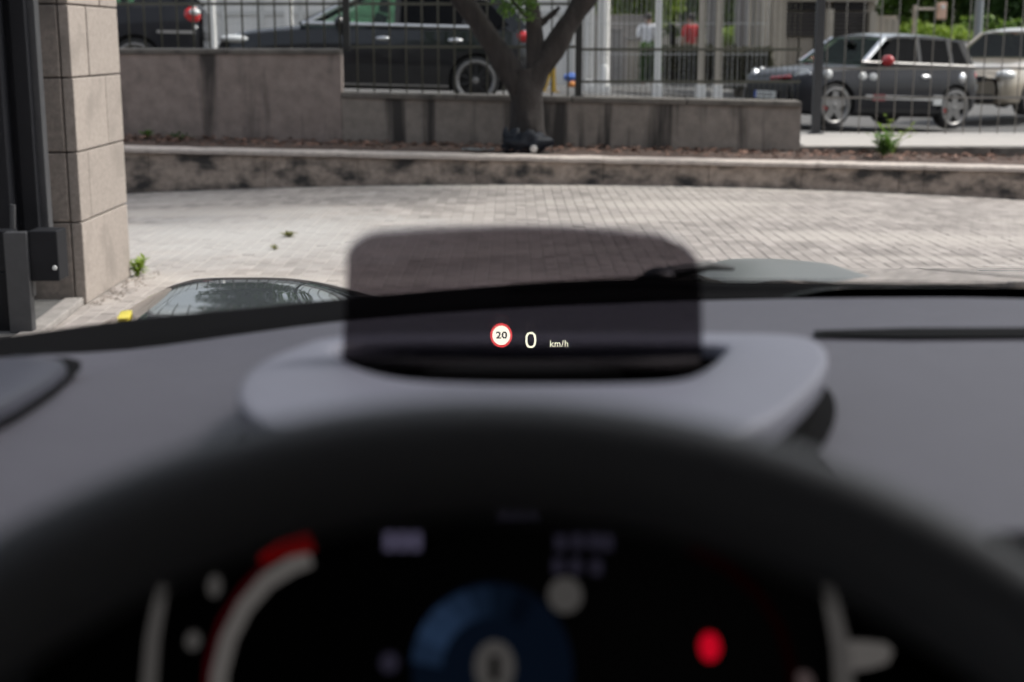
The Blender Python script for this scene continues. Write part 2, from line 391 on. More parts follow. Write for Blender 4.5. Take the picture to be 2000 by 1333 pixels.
# kerb of rough stones with a paler cap
kerb = empty('kerb', (0, KERB_Y, 0)); tag_struct(kerb)
x = -14.2
while x < 9.2:
    L = rnd.uniform(.75, 1.15)
    if 2.6 < x < 3.5 and x + L > 3.3: L = 3.53 - x
    x1 = x + L; g = .002
    mb = MB(); nx, nz = 12, 5; rows = []
    for k in range(nz + 1):
        row = []
        for i in range(nx + 1):
            xx = lerp(x + g, x1 - g, i / nx); zt = soil_z(xx) - .045; zb = road_z(xx, 12.2) - .1; zz = lerp(zb, zt, k / nz)
            q = noise.noise(Vector((xx * 6, zz * 9, 3))) * .022 + noise.noise(Vector((xx * 17, zz * 22, 7))) * .012
            edge = .008 * (1 if i in (0, nx) else 0)
            row.append((xx, KERB_Y + .02 + q + edge - KERB_Y, zz))
        rows.append(row)
    mb.grid(rows); top = rows[-1]
    mb.grid([top, [(p[0], .24, p[2]) for p in top]])
    for e in (0, -1): mb.add([r[e] for r in rows] + [(rows[-1][e][0], .24, rows[-1][e][2]), (rows[0][e][0], .24, rows[0][e][2])], [tuple(range(nz + 3))])
    st = mb.build('kerb_stone', M['kerb_face'], kerb, smooth=True, fix=True)
    mb = MB(); rows = []
    prof = [(.012, -.042), (-.012, -.036), (-.016, -.008), (.0, .004), (.20, .006), (.20, -.042)]
    for i in range(nx + 1):
        xx = lerp(x + g * .7, x1 - g * .7, i / nx); q = noise.noise(Vector((xx * 9, 1, 3))) * .008; q2 = noise.noise(Vector((xx * 5, 8, 3))) * .006
        rows.append([(xx, a + (q if a < .1 else 0), soil_z(xx) + b + q2) for a, b in prof])
    mb.grid(rows, closed=True); mb.add(rows[0], [tuple(range(6))]); mb.add(rows[-1], [tuple(range(6))])
    mb.build('cap_stone', M['kerb_top'], st, smooth=True)
    x = x1

# planted strip behind the kerb
mb = MB(); rows = []
for j in range(9):
    y = lerp(KERB_Y + .16, WALL_Y + .1, j / 8)
    rows.append([(xx, y, soil_z(xx) - .012 + .028 * noise.noise(Vector((xx * 3, y * 4, 0))) + .03 * j / 8) for xx in [-14.2 + .15 * i for i in range(156)]])
mb.grid(rows); tag_struct(mb.build('soil_strip', M['soil'], smooth='all', fix=False))
mb = MB()
for i in range(1500):
    xx = rnd.uniform(-4, 4.9); y = KERB_Y + .2 + .85 * rnd.random() ** .8; z = soil_z(xx) + .02 + rnd.uniform(0, .03); s = rnd.uniform(.015, .045)
    e = Matrix.Rotation(rnd.uniform(0, 6.3), 4, 'Z') @ Matrix.Rotation(rnd.uniform(-.6, .6), 4, 'X')
    mb.add([Vector((xx, y, z)) + (e @ Vector(q)) * s for q in ((-1, 0, 0), (0, -.5, .15), (1, 0, 0), (0, .5, .15))], [(0, 1, 2, 3)])
tag(mb.build('leaf_litter', M['dry_leaf'], fix=False), 'brown fallen leaves scattered along the soil strip behind the kerb', 'leaves', kind='stuff')

# raised pale pavement on the right
mb = MB(); X0 = 2.73
mb.box((X0, WALL_Y + .14, -.5), (16, 15.25, .245)); tag_struct(mb.build('pavement', M['light_pave'], bevel=.012))

mb = MB(); mb.box((-34, -24, -.5), (34, -15, 13)); mb.box((-34.4, -24.4, 13), (34.4, -14.6, 13.4)); tag_struct(mb.build('added_building_behind', M['grey_conc']))  # added out of view to darken reflections and cut frontal light
mb = MB(); mb.box((-30, -6, -.5), (-5.2, -5.7, 2.6)); mb.box((6.5, -6, -.5), (30, -5.7, 2.6)); tag_struct(mb.build('added_yard_wall', M['grey_conc']))  # unseen wall added behind the camera to temper reflections and fill light
# =================================================================== WALLS
def wall_seg(name, x0, x1, top0, top1, mat_, label, thick=.24, cap=.05, capout=.025, seglen=1.0):
    root = empty(name, (x0, WALL_Y, 0)); tag(root, label, 'wall')
    mb = MB(); n = max(6, int((x1 - x0) / .12)); rows = []
    for k in range(9):
        row = []
        for i in range(n + 1):
            xx = lerp(x0, x1, i / n); zt = lerp(top0, top1, i / n) - cap; zb = soil_z(xx) - .12; z = lerp(zb, zt, k / 8)
            row.append((xx - x0, .012 * noise.noise(Vector((xx * 2.2, z * 2.5, 5))) + .005 * noise.noise(Vector((xx * 9, z * 9, 2))), z))
        rows.append(row)
    mb.grid(rows); b = rows[-1]; mb.grid([b, [(p[0], thick, p[2]) for p in b], [(p[0], thick, -.4) for p in rows[0]]])
    for e in (0, -1): mb.add([r[e] for r in rows] + [(rows[-1][e][0], thick, rows[-1][e][2]), (rows[0][e][0], thick, -.4)], [tuple(range(11))])
    mb.build('wall_face', mat_, root, smooth=True, fix=True)
    m = max(1, round((x1 - x0) / seglen))
    for i in range(m):
        a, c = lerp(x0, x1, i / m), lerp(x0, x1, (i + 1) / m); za, zc = lerp(top0, top1, i / m), lerp(top0, top1, (i + 1) / m)
        mb = MB(); a2, c2 = a - x0 + .004, c - x0 - .004
        vs = [(a2, -capout, za - cap + .002), (c2, -capout, zc - cap + .002), (c2, thick + .01, zc - cap + .002), (a2, thick + .01, za - cap + .002), (a2, -capout, za), (c2, -capout, zc), (c2, thick + .01, zc + .008), (a2, thick + .01, za + .008)]
        mb.add(vs, [(0, 3, 2, 1), (4, 5, 6, 7), (0, 1, 5, 4), (1, 2, 6, 5), (2, 3, 7, 6), (3, 0, 4, 7)])
        mb.build('coping_stone', M['coping'], root, bevel=.008)
    return root
xl, xm, xr = P(255, 100, WALL_Y).x - 10.4, P(664, 100, WALL_Y).x, P(1566, 200, WALL_Y).x
wall_seg('concrete_wall', xl, xm, P(300, 97, WALL_Y).z + .02, P(660, 97, WALL_Y).z, M['concrete_pink'], 'taller stained concrete wall beside the granite pillar, with two parked cars behind it', cap=.045)
wall_seg('concrete_wall', xm + .003, xr, P(664, 181, WALL_Y).z, P(1566, 199, WALL_Y).z, M['concrete_dirty'], 'lower long concrete wall with dark water stains behind the tree trunk', cap=.05)
root = empty('low_parapet', (xr, WALL_Y, 0)); tag(root, 'ankle-high grey block parapet edging the pale pavement below the hatchback', 'wall')
n = 6; bw = (8.0 - xr) / n
for i in range(n):
    a = xr + .004 + i * bw; mb = MB(); mb.box((a - xr, .01, -.1), (a - xr + bw - .016, .135, .243 - .004 * i)); mb.build('parapet_block', M['coping'], root, bevel=.01)

# =================================================================== FENCES
def fence(name, label, x0, x1, Y, z0, z1, step, rad, rails, posts, mbar, mpost, zslope=0, prad=.03, wires=None):
    root = empty(name, (x0, Y, z0)); tag(root, label, 'fence', 'metal fences along the walls')
    sh = None; k = 0; x = x0 + step * .5
    while x < x1:
        zb = (x - x0) * zslope
        if sh is None: sh = MB().tube([(0, 0, 0), (0, 0, z1 - z0)], rad, 6).build('bar', mbar, root, smooth='all'); o = sh
        else: o = mesh_copy(sh, root)
        o.location = (x - x0 + rnd.gauss(0, .002), 0, zb); x += step
    for z in rails:
        MB().box((0, -rad * 1.7, z - z0 - .012), (x1 - x0, -rad, z - z0 + .012)).build('rail', mbar, root)
    for px_ in posts:
        mb = MB(); mb.box((px_ - x0 - prad, -prad - .02, -.02 + (px_ - x0) * zslope), (px_ - x0 + prad, prad - .02, z1 - z0 + .08)); mb.box((px_ - x0 - prad * 1.8, -prad * 1.8 - .01, -.005 + (px_ - x0) * zslope), (px_ - x0 + prad * 1.8, prad * 1.8 - .03, .012 + (px_ - x0) * zslope)); mb.build('post', mpost, root, bevel=.004)
    return root
FY = WALL_Y + .14
def fx(px): return P(px, 100, FY).x
zA, zB = P(300, 97, WALL_Y).z + .01, P(664, 181, WALL_Y).z
fence('bar_fence', 'olive vertical bar fence on the taller wall, before the car with the red lamp', xl, fx(672), FY, zA, 2.7, .149, .0085, [P(400, 8, FY).z, 2.55], [fx(678)], M['fence_bar'], M['fence_dark'])
fence('bar_fence', 'dark vertical bar fence on the lower wall, behind the tree trunk', fx(682), fx(1124), FY, zB, 2.7, .149, .0078, [P(400, 8, FY).z, P(900, 92, FY).z, 2.55], [fx(1130)], M['fence_bar'], M['fence_dark'], zslope=-.02)
fence('mesh_fence', 'fine wire mesh fence on the lower wall, right of the tree', fx(1136), fx(1566), FY, P(1130, 190, FY).z, 2.7, .052, .0024, [P(1300, 97, FY).z, P(1300, 160, FY).z, 2.55], [], M['fence_bar'], M['fence_dark'], zslope=-.02)
FD = 15.1
xd0 = P(1592, 250, FD).x
fence('bar_fence', 'fence of slender grey bars standing on the pale pavement in front of the hatchback', xd0, 9.5, FD, .245, 2.7, .183, .0062, [P(1800, 134, FD).z, P(1800, 191, FD).z, 2.5], [xd0], M['fence_light'], M['gate_grey'], prad=.042)

# =================================================================== GATE PILLAR
pil = empty('gate_pillar', (-1.97, 6.5, 0)); tag(pil, 'pale granite block pillar at the left beside the black gate', 'pillar')
PXR, PY0, PY1, PXL = -1.975, 6.5, 7.3, -2.42
zs = []
for py in (590, 435, 298, 152, 8): zs.append(P(150, py, PY0).z)
zs = [0.0] + [max(.02, z) for z in zs[1:]] + [zs[-1] + .34 * k for k in range(1, 5)]
core = MB().box((PXL + .03 + 1.97, .03, 0), (PXR - .03 + 1.97, PY1 - PY0 - .03, zs[-1] - .02)).build('mortar_core', M['mortar'], pil)
def block(a, b, m): return MB().box(a, b).build('stone_block', m, pil, bevel=.006)
for k in range(len(zs) - 1):
    z0, z1 = zs[k] + .003, zs[k + 1] - .004
    # side face (towards the opening): two slabs, joint staggered
    s = [.36, .17, .52, .27, .5, .2, .45, .3][k]
    t = .05
    for a, b in ((0.0, s), (s, PY1 - PY0)):
        j = rnd.uniform(-.003, .002)
        block((PXR - t + 1.97, a + .003, z0), (PXR + 1.97 + j, b - .003, z1), M['granite'])
    # front face slab (towards the car) and a narrow return at its left
    for a, b in ((PXL, PXR - t - .004 - .31), (PXR - t - .004 - .31, PXR - t - .004)):
        j = rnd.uniform(-.003, .002)
        block((a + .002 + 1.97, j, z0), (b - .002 + 1.97, .05, z1), M['granite_dirty_shaded'])
MB().box((PXL - .05 + 1.97, -.03, zs[-1]), (PXR + .05 + 1.97, PY1 - PY0 + .05, zs[-1] + .08)).build('cap_stone', M['granite'], pil, bevel=.01)

# low plinth in front of the pillar, with a pale edge kerb
pl = empty('plinth', (-2.3, 6, 0)); tag(pl, 'low concrete plinth with a pale kerb edge at the foot of the granite pillar', 'plinth')
a, b, c, d = G(163, 575, .05), G(70, 648, .05), G(-60, 700, .05), G(20, 560, .05)
o_ = Vector((-2.3, 6, 0))
def zed(p, z): return Vector((p.x, p.y, z)) - o_
e1 = (b - a).normalized(); nrm = Vector((-e1.y, e1.x, 0));  nrm = nrm if nrm.x < 0 else -nrm
wk = nrm * .085
mb = MB(); pts = [zed(q, 0) for q in (a + wk * 1.04, b + wk * 1.04, b - Vector((2.2, .8, 0)), Vector((-4.4, PY0 + .02, 0)), Vector((PXR - .1, PY0 - .012, 0)))]
mb.poly(pts, (0, 0, .028)); mb.build('plinth_slab', M['asphalt'], pl)
mb = MB(); mb.poly([zed(q, 0) for q in (a, b + (b - a) * .3, b + (b - a) * .3 + wk, a + wk)], (0, 0, .036)); mb.build('edge_kerb', M['plinth_edge'], pl, bevel=.008)

mb = MB()
for i in range(150):
    t = rnd.random(); x = PXR + .012 + abs(rnd.gauss(0, .055)); y = lerp(6.45, 7.45, t); s_ = rnd.uniform(.003, .010) * (1 if rnd.random() < .9 else 1.8)
    e = Matrix.Rotation(rnd.uniform(0, 6), 3, 'Z'); q = Vector((x, y, s_ * .3))
    mb.add([q + e @ Vector(u) * s_ for u in ((-1, -.7, 0), (1, -.6, 0), (.8, .8, 0), (-.7, .7, 0), (.1, 0, .8))], [(0, 1, 4), (1, 2, 4), (2, 3, 4), (3, 0, 4)])
tag(mb.build('rubble', M['granite'], fix=False), 'pale stone crumbs scattered along the foot of the granite pillar', 'rubble', kind='stuff')

# =================================================================== GATE
gt = empty('metal_gate', (-2.4, 6.2, 0)); tag(gt, 'black metal gate leaf standing against the granite pillar at the left edge', 'gate')
go = Vector((-2.4, 6.2, 0))
def gbox(name, px0, px1, Y, dep, z0, z1, m, bev=.005, off=0):
    a = P(px0, 300, Y).x; b = P(px1, 300, Y).x
    return MB().box((a - go.x, Y - go.y, z0), (b - go.x, Y + dep - go.y, z1)).build(name, m, gt, bevel=bev)
gbox('gate_upright', 36, 66, 6.12, .09, .30, 3.0, M['gate_black'])
gbox('edge_channel', 68, 86, 6.16, .06, .30, 3.0, M['gate_grey'])
gbox('gate_upright', -45, 12, 6.05, .09, .06, 3.0, M['gate_black'])
gbox('guide_strip', 14.5, 20, 6.10, .03, .25, 3.0, M['brown_metal'], .002)
gbox('infill_panel', 8, 40, 6.16, .02, .25, 2.95, M['gate_black'], .002)
gbox('bottom_rail', -160, 90, 6.14, .07, .22, .30, M['gate_black'])
for k in range(6): gbox('gate_bar', -75 - 40 * k, -58 - 40 * k, 6.13, .05, .30, 2.95, M['gate_black'])
gbox('top_rail', -300, 90, 6.13, .08, 2.95, 3.05, M['gate_black'])
MB().tube([P(25, 400, 6.0) - go, P(25, 455, 6.0) - go], .012, 8).build('drop_bolt', M['gate_grey'], gt, smooth=True)

gp = empty('gate_catch_post', (-2.05, 5.72, 0)); tag(gp, 'short grey steel post with a black box and white lens before the granite pillar', 'post')
po = Vector((-2.05, 5.72, 0))
def pbox(name, px0, px1, py0, py1, Y, dep, m, bev=.004):
    a = P(px0, py1, Y); b = P(px1, py0, Y)
    return MB().box((a.x - po.x, Y - po.y, a.z), (b.x - po.x, Y + dep - po.y, b.z)).build(name, m, gp, bevel=bev)
pbox('upright', 20, 50, 455, 655, 5.70, .05, M['gate_grey'])
pbox('side_plate', -25, 19, 452, 532, 5.76, .09, M['gate_black'])
pbox('lower_upright', -10, 19, 533, 660, 5.75, .05, M['gate_black'])
pbox('hinge_plate', 51, 58, 475, 580, 5.73, .04, M['gate_grey'], .002)
bx_ = pbox('sensor_box', 60, 110, 452, 550, 5.72, .13, M['gate_black'], .006)
q = P(104, 525, 5.70) - po
ml = Matrix.Translation(q + Vector((0, .018, 0)))
MB().lathe([(0, .0001), (-.004, .006), (-.002, .0095), (.006, .010)], 16, 0, ml).build('lens', M['clear_lens'], gp, smooth='all')

# =================================================================== TREE BY THE WALL
def leaves(mb, c, r, n, s, seed=0, shell=.35, nf=2.2, flat=.6):
    rr = random.Random(seed); k = 0
    while k < n:
        v = Vector((rr.gauss(0, 1), rr.gauss(0, 1), rr.gauss(0, 1))).normalized(); t = rr.random() ** shell
        if noise.noise(v * nf * t + Vector((seed * 1.7, 0, 0))) < -.12 and rr.random() < .85: continue
        p = Vector((c[0] + v.x * r[0] * t, c[1] + v.y * r[1] * t, c[2] + v.z * r[2] * t)); k += 1
        e = Matrix.Rotation(rr.uniform(0, 6.3), 3, 'Z') @ Matrix.Rotation(rr.gauss(0, flat), 3, 'X'); q = s * rr.uniform(.6, 1.3)
        mb.add([p + e @ Vector(u) * q for u in ((0, -1, 0), (.45, -.1, .1), (0, 1, 0), (-.45, -.1, .1))], [(0, 1, 2, 3)])
TY = 12.78
tr = empty('street_tree', (P(1030, 280, TY).x, TY, .2)); tag(tr, 'forked dark-barked tree growing in the soil strip in front of the lower wall', 'tree')
to = Vector(tr.location)
def tp(px, py, Y=TY): return P(px, py, Y) - to
def px2m(n): return n / FPX * 12.7
def limb(name, pts, rads, n=12, seed=0, parent=tr):
    mb = MB(); sub = []; sr = []
    for i in range(len(pts) - 1):
        for k in range(9):
            t = k / 9; sub.append(pts[i].lerp(pts[i + 1], t)); sr.append(lerp(rads[i], rads[i + 1], t))
    sub.append(pts[-1]); sr.append(rads[-1]); mb.tube(sub, sr, n)
    mb.v = [tuple(Vector(v) + Vector((noise.noise(Vector(v) * 5 + Vector((seed, 0, 0))), noise.noise(Vector(v) * 5 + Vector((0, 9, seed))), 0)) * .022 + Vector((noise.noise(Vector((v[0] * 28, v[1] * 28, v[2] * 5))), noise.noise(Vector((v[0] * 28 + 9, v[1] * 28, v[2] * 5))), 0)) * .011) for v in mb.v]
    return mb.build(name, M['bark'], parent, smooth='all')
limb('trunk', [tp(1030, 300), tp(1030, 262), tp(1030, 215), tp(1025, 165), tp(1022, 135)], [px2m(54), px2m(36), px2m(31), px2m(31), px2m(27)], 36, 1)
limb('branch', [tp(1040, 240), tp(1015, 170), tp(975, 105), tp(935, 45), tp(898, -10), tp(840, -120), tp(800, -260)], [px2m(v) for v in (20, 25, 22, 20, 20, 16, 9)], 28, 2)
limb('branch', [tp(1030, 200), tp(1052, 135), tp(1080, 95), tp(1112, 45), tp(1148, -10), tp(1215, -130), tp(1255, -270)], [px2m(v) for v in (19, 24, 22, 21, 21, 16, 9)], 28, 3)
limb('branch', [tp(1045, 150), tp(1045, 95), tp(1042, 55), tp(1038, 10), tp(1020, -120, TY + .3), tp(1010, -260, TY + .6)], [px2m(v) for v in (17, 17, 16, 12, 10, 7)], 22, 4)
limb('branch_stub', [tp(1048, 55), tp(1068, 38), tp(1090, 14)], [px2m(8), px2m(6), px2m(4)], 8, 5)
limb('twig', [tp(1040, 40), tp(1015, 18, TY - .2), tp(990, -20, TY - .3)], [.02, .014, .01], 6, 6)
mb = MB()
leaves(mb, tp(1016, 12, TY - .25), (.19, .16, .14), 190, .035, 11, nf=1.5)
leaves(mb, tp(1000, -8, TY - .25), (.22, .18, .10), 120, .035, 12)
for i in range(46):
    a = rnd.uniform(0, 6.28); q = rnd.uniform(.3, 2.3)
    if math.cos(a) * q < -1.2: continue
    leaves(mb, (math.cos(a) * q * 1.15, math.sin(a) * q, rnd.uniform(2.3, 5.2) - .12 * q * q), (rnd.uniform(.4, .75), rnd.uniform(.4, .75), rnd.uniform(.25, .5)), 190, .07, 20 + i, nf=2)
mb.build('crown', M['leaf'], tr, fix=False)

# things lying by the trunk
mb = MB(); q = P(1030, 272, 12.55); q.z = soil_z(q.x) + .08
mb.blob((0, 0, 0), (.17, .12, .10), 3, rough=.9, seed=3); mb.blob((-.12, .02, .02), (.09, .08, .09), 3, rough=.9, seed=8); mb.blob((-.19, .02, .08), (.03, .03, .07), 2, rough=.6, seed=5)
o = mb.build('bin_bag', M['bag'], smooth='all'); o.location = q; tag(o, 'crumpled black plastic bag lying at the foot of the tree trunk', 'bag')
q = P(1043, 286, 12.42); mb = MB(); mb.lathe([(0, .001), (0, .022), (.004, .031), (.10, .031), (.106, .022), (.104, .001)], 20)
o = mb.build('drink_can', M['can'], smooth=True); o.location = (q.x, q.y, soil_z(q.x) + .05); o.rotation_euler = (0, 0, .15); tag(o, 'small pale drinks can lying end-on beside the black bag', 'can')
mb = MB(); mb.grid([[(-.14 + .04 * i, -.07 + .035 * j, .012 * noise.noise(Vector((i * 1.3, j * 1.7, 4))) + .02) for i in range(8)] for j in range(5)])
mb.grid([[(-.14 + .04 * i, -.07 + .035 * j, .012 * noise.noise(Vector((i * 1.3, j * 1.7, 4))) + .012) for i in range(8)] for j in range(5)])
q = P(933, 287, 12.5); o = mb.build('plastic_scrap', M['scrap'], smooth='all'); o.location = (q.x, q.y, soil_z(q.x) + .015); tag(o, 'flat blue-grey plastic scrap on the soil left of the trunk', 'litter')

# weeds
def weed(name, loc, h, spread, n, m, label, leaf=.03, up=.5):
    root = empty(name, loc); tag(root, label, 'plant'); rr = random.Random(int(loc[0] * 1000)); st = MB(); lf = MB()
    for i in range(n):
        a = rr.uniform(0, 6.28); t = rr.uniform(.2, 1) * spread; hh = h * rr.uniform(.45, 1)
        e = Vector((math.cos(a) * t, math.sin(a) * t, hh)); mid = Vector((e.x * .35, e.y * .35, hh * .6)); st.tube([(0, 0, -.01), mid, e], [.003, .0025, .0015], 5)
        for k in range(6):
            f = (k + 1.5) / 7; p = (mid * 2 * f if f < .5 else mid.lerp(e, 2 * f - 1)); R3 = Matrix.Rotation(rr.uniform(0, 6.28), 3, 'Z') @ Matrix.Rotation(rr.uniform(-.2, .9), 3, 'X'); s = leaf * rr.uniform(.6, 1.3)
            lf.add([p + R3 @ Vector(u) * s for u in ((0, 0, 0), (.4, .9, .15), (0, 2, 0), (-.4, .9, .15))], [(0, 1, 2, 3)])
    st.build('stem', m, root, fix=False); lf.build('foliage', m, root, fix=False); return root
q = G(268, 540); weed('weed', (q.x, q.y, 0), .095, .07, 13, M['leaf_bright'], 'bright green weed growing from the foot of the granite pillar', .026)
q = G(566, 462); weed('weed', (q.x, q.y, 0), .02, .06, 9, M['leaf_weed'], 'flat yellow-green weed growing between the pavers', .018)
q = G(538, 487); weed('weed', (q.x, q.y, 0), .018, .035, 6, M['leaf_weed'], 'tiny yellow-green sprout between the pavers, nearer the bonnet than the flat weed', .013)
q = P(1725, 300, 12.9); weed('weed', (q.x, q.y, .17), .22, .13, 26, M['leaf'], 'bushy dark green weed at the foot of the ankle-high parapet', .045)
q = P(1745, 282, 13.05); weed('weed', (q.x, q.y, .2), .36, .26, 9, M['leaf_bright'], 'tall sparse yellow-green weed rising in front of the hatchback', .035)
q = P(285, 268, 13.1); weed('weed', (q.x, q.y, .31), .08, .07, 9, M['leaf'], 'small green tuft at the base of the taller wall beside the pillar', .03)
q = P(350, 268, 13.1); weed('weed', (q.x, q.y, .31), .06, .16, 9, M['leaf_dark'], 'low dull green tuft along the base of the taller wall', .025)

# =================================================================== PARKED CARS
def car_body(spec, root):
    tab = spec['body']; mb = MB(); rows = []; N = 56
    x0, x1 = tab[0][0], tab[-1][0]
    for i in range(N + 1):
        x = lerp(x0, x1, i / N); zb, zt, hw = interp(tab, x); h = zt - zb
        half = [(0, zb), (.8 * hw, zb), (.95 * hw, zb + .07 * h), (.99 * hw, zb + .25 * h), (hw, zb + .5 * h), (.985 * hw, zb + .72 * h), (.965 * hw, zb + .8 * h), (.93 * hw, zt - .05 * h), (.86 * hw, zt), (.5 * hw, zt + .02), (0, zt + .03)]
        rows.append([(x, y, z) for y, z in half] + [(x, -y, z) for y, z in half[-2:0:-1]])
    mb.grid(rows, closed=True); n = len(rows[0]); mb.add(rows[0], [tuple(range(n))]); mb.add(rows[-1], [tuple(range(n))])
    o = mb.build('body', [spec['paint'], M['black_trim']], root, smooth=True, angle=35)
    for wx in spec['wheels']:
        for s in (-1, 1):
            hw = interp(tab, wx)[2]
            cm = MB().tube([(wx, s * hw - .19, spec['wr']), (wx, s * hw + .19, spec['wr'])], spec['wr'] * 1.13, 32).build('cut', M['black_trim'], root)
            md = o.modifiers.new('b', 'BOOLEAN'); md.object = cm; md.operation = 'DIFFERENCE'; md.solver = 'EXACT'; md.material_mode = 'TRANSFER'
            bpy.context.view_layer.update()
            me = bpy.data.meshes.new_from_object(o.evaluated_get(bpy.context.evaluated_depsgraph_get())); o.modifiers.clear(); old = o.data; o.data = me; bpy.data.meshes.remove(old); bpy.data.objects.remove(cm)
    o.data.name = 'body'
    return o
def car_wheels(spec, root, style='ten'):
    r = spec['wr']; first = {}
    for wx in spec['wheels']:
        for s in (-1, 1):
            hw = interp(spec['body'], wx)[2]; loc = (wx, s * (hw - .115), r)
            if not first:
                ty = MB().lathe([(-.10, r * .78), (-.105, r * .9), (-.08, r * .985), (0, r), (.08, r * .985), (.105, r * .9), (.10, r * .78)], 36, closed=True).build('wheel', M['rubber'], root, smooth='all')
                lp_ = spec.get('lip', .8); rim = MB().lathe([(-.07, r * (lp_ - .17)), (-.10, r * (lp_ - .13)), (-.112, r * (lp_ - .06)), (-.106, r * lp_), (.09, r * .79)], 36).build('rim', M['alloy'], ty, smooth=True)
                MB().lathe([(-.03, .001), (-.03, r * .74)], 24).build('brake_disc', M['black_trim'], ty)
                if spec.get('caliper'):
                    MB().box((-r * .6, -.07, -r * .22), (-r * .38, -.035, r * .3)).build('brake_caliper', M['red_paint'], ty, bevel=.008)
                hub = MB().lathe([(-.098, .001), (-.098, r * .12), (-.085, r * .17)], 18).build('hub_cap', M['alloy'], ty, smooth=True)
                ns = spec.get('spokes', 5); sp = MB()
                for k in range(ns):
                    a = 2 * math.pi * k / ns + .3; d = Vector((math.cos(a), 0, math.sin(a))); wd = r * (.34 if ns == 5 else .1)
                    p0, p1 = d * r * .1, d * r * (lp_ - .1); t = Vector((-d.z, 0, d.x))
                    vs = []
                    for pp, ww, yy in ((p0, wd * .55, -.095), (p1, wd * .5, -.088)):
                        for sg, y2 in ((-1, 0), (1, 0), (1, .025), (-1, .025)): vs.append(pp + t * sg * ww + Vector((0, yy + y2, 0)))
                    sp.add(vs, [(0, 1, 2, 3), (4, 7, 6, 5), (0, 4, 5, 1), (1, 5, 6, 2), (2, 6, 7, 3), (3, 7, 4, 0)])
                sp.build('spokes', spec.get('spokemat', M['alloy']), ty)
                ty.location = loc; first['o'] = ty
                if s > 0: ty.rotation_euler = (0, 0, math.pi)
            else:
                c = copy_tree(first['o'], root); c.location = loc; c.rotation_euler = (0, 0, math.pi if s > 0 else 0)
def greenhouse(spec, root):
    g = spec['gh']; zb, zt, wb, wt = g['zb'], g['zt'], g['wb'], g['wt']
    top = g['top']         # list (x, z) along the roof edge, from screen head to tailgate head
    def yy(z): return lerp(wb, wt, (z - zb) / (zt - zb))
    A0, A1, Rr, R0 = (g['a0'], zb), top[0], top[-1], (g['r0'], zb + g.get('rz', 0))
    # roof
    rows = []; n = 9
    for x, z in top: rows.append([(x, lerp(-yy(z), yy(z), k / n), z + .045 * (1 - (2 * k / n - 1) ** 2)) for k in range(n + 1)])
    mb = MB(); mb.grid(rows); mb.grid([[(a, b, c - .035) for a, b, c in r] for r in rows])
    for k in (0, -1): mb.grid([[r[k] for r in rows], [(r[k][0], r[k][1], r[k][2] - .035) for r in rows]])
    for r in (rows[0], rows[-1]): mb.grid([r, [(a, b, c - .035) for a, b, c in r]])
    mb.build('roof', g.get('roofmat', spec['paint']), root, smooth=True)
    def e(pt, s, off=0): return Vector((pt[0], s * (yy(pt[1]) + off), pt[1]))
    pm = g.get('pillarmat', spec['paint'])
    for s in (-1, 1):
        mb = MB(); mb.bar(e(A0, s, -.02), e(A1, s, -.02), .05, .06)
        mb.build('windscreen_pillar', g.get('apmat', pm), root)
        dwx = g.get('dw', .11) * .62; mb = MB(); mb.bar(e((R0[0] - dwx, R0[1] - .02), s, -.02), e((Rr[0] - dwx, Rr[1] - .02), s, -.02), g.get('dw', .11), .05); mb.build('rear_pillar', pm, root)
        for bx0, bx1 in g['bp']:
            z2 = interp([(x, z) for x, z in top], bx1)[0]
            mb = MB(); mb.bar(e((bx0, zb), s, -.012), e((bx1, z2 - .02), s, -.012), .075, .03); mb.build('door_pillar', M['black_trim'], root)
        # roof rails / side windows
        for (kind, pts) in g['win']:
            mb = MB(); v = [e(p, s, .003) for p in pts]; mb.poly(v, (0, -s * .008, 0)); mb.build('side_window', kind, root)
        if 'qp' in g: MB().poly([e(p, s, -.002) for p in g['qp']], (0, -s * .02, 0)).build('quarter_panel', pm, root)
        if 'trimtop' in g:
            mb = MB(); pts = [e((x, z - .012), s, .008) for x, z in g['trimtop']]
            mb.tube(pts, .024, 10)
            mb.build('window_trim', M['chrome'], root, smooth=True)
        if 'belt' in g:
            a, b, h = g['belt']; mb = MB(); n2 = 12
            rows = []
            for i in range(n2 + 1):
                x = lerp(a, b, i / n2); hw = interp(spec['body'], x)[2]; zz = interp(spec['body'], x)[1]
                yq = max(yy(zb), .88 * hw) + .012; rows.append([(x, s * (yq - .03 + .036 * math.cos(q)), zb + h / 2 + (h / 2 + .006) * math.sin(q)) for q in [R(-80 + 20 * k2) for k2 in range(12)]])
            mb.grid(rows, closed=True); mb.build('belt_trim', g.get('beltmat', M['chrome']), root, smooth=True)
    k = .012
    ws = [e((A0[0] - k, zb + .01), -1, -.06), e((A0[0] - k, zb + .01), 1, -.06), e((A1[0] - k, A1[1]), 1, -.06), e((A1[0] - k, A1[1]), -1, -.06)]
    MB().poly(ws, (.008, 0, 0)).build('windscreen', g.get('wsmat', M['car_glass']), root)
    rw = [e((R0[0] + k, R0[1] + .02), -1, -.1), e((R0[0] + k, R0[1] + .02), 1, -.1), e((Rr[0] + k, Rr[1] - .02), 1, -.1), e((Rr[0] + k, Rr[1] - .02), -1, -.1)]
    MB().poly(rw, (-.008, 0, 0)).build('rear_window', g.get('rwmat', M['car_glass_dark']), root)
    # seats
    for sx in g.get('seats', ()):
        for s in (-1, 1):
            mb = MB(); mb.bar((sx, s * .36, zb - .25), (sx + .2, s * .36, zb + .18), .48, .12, ref=Vector((1, 0, 0))); mb.bar((sx + .2, s * .36, zb + .2), (sx + .24, s * .36, zb + .38), .26, .09, ref=Vector((1, 0, 0))); mb.build('seat', M['seat'], root, bevel=.03)
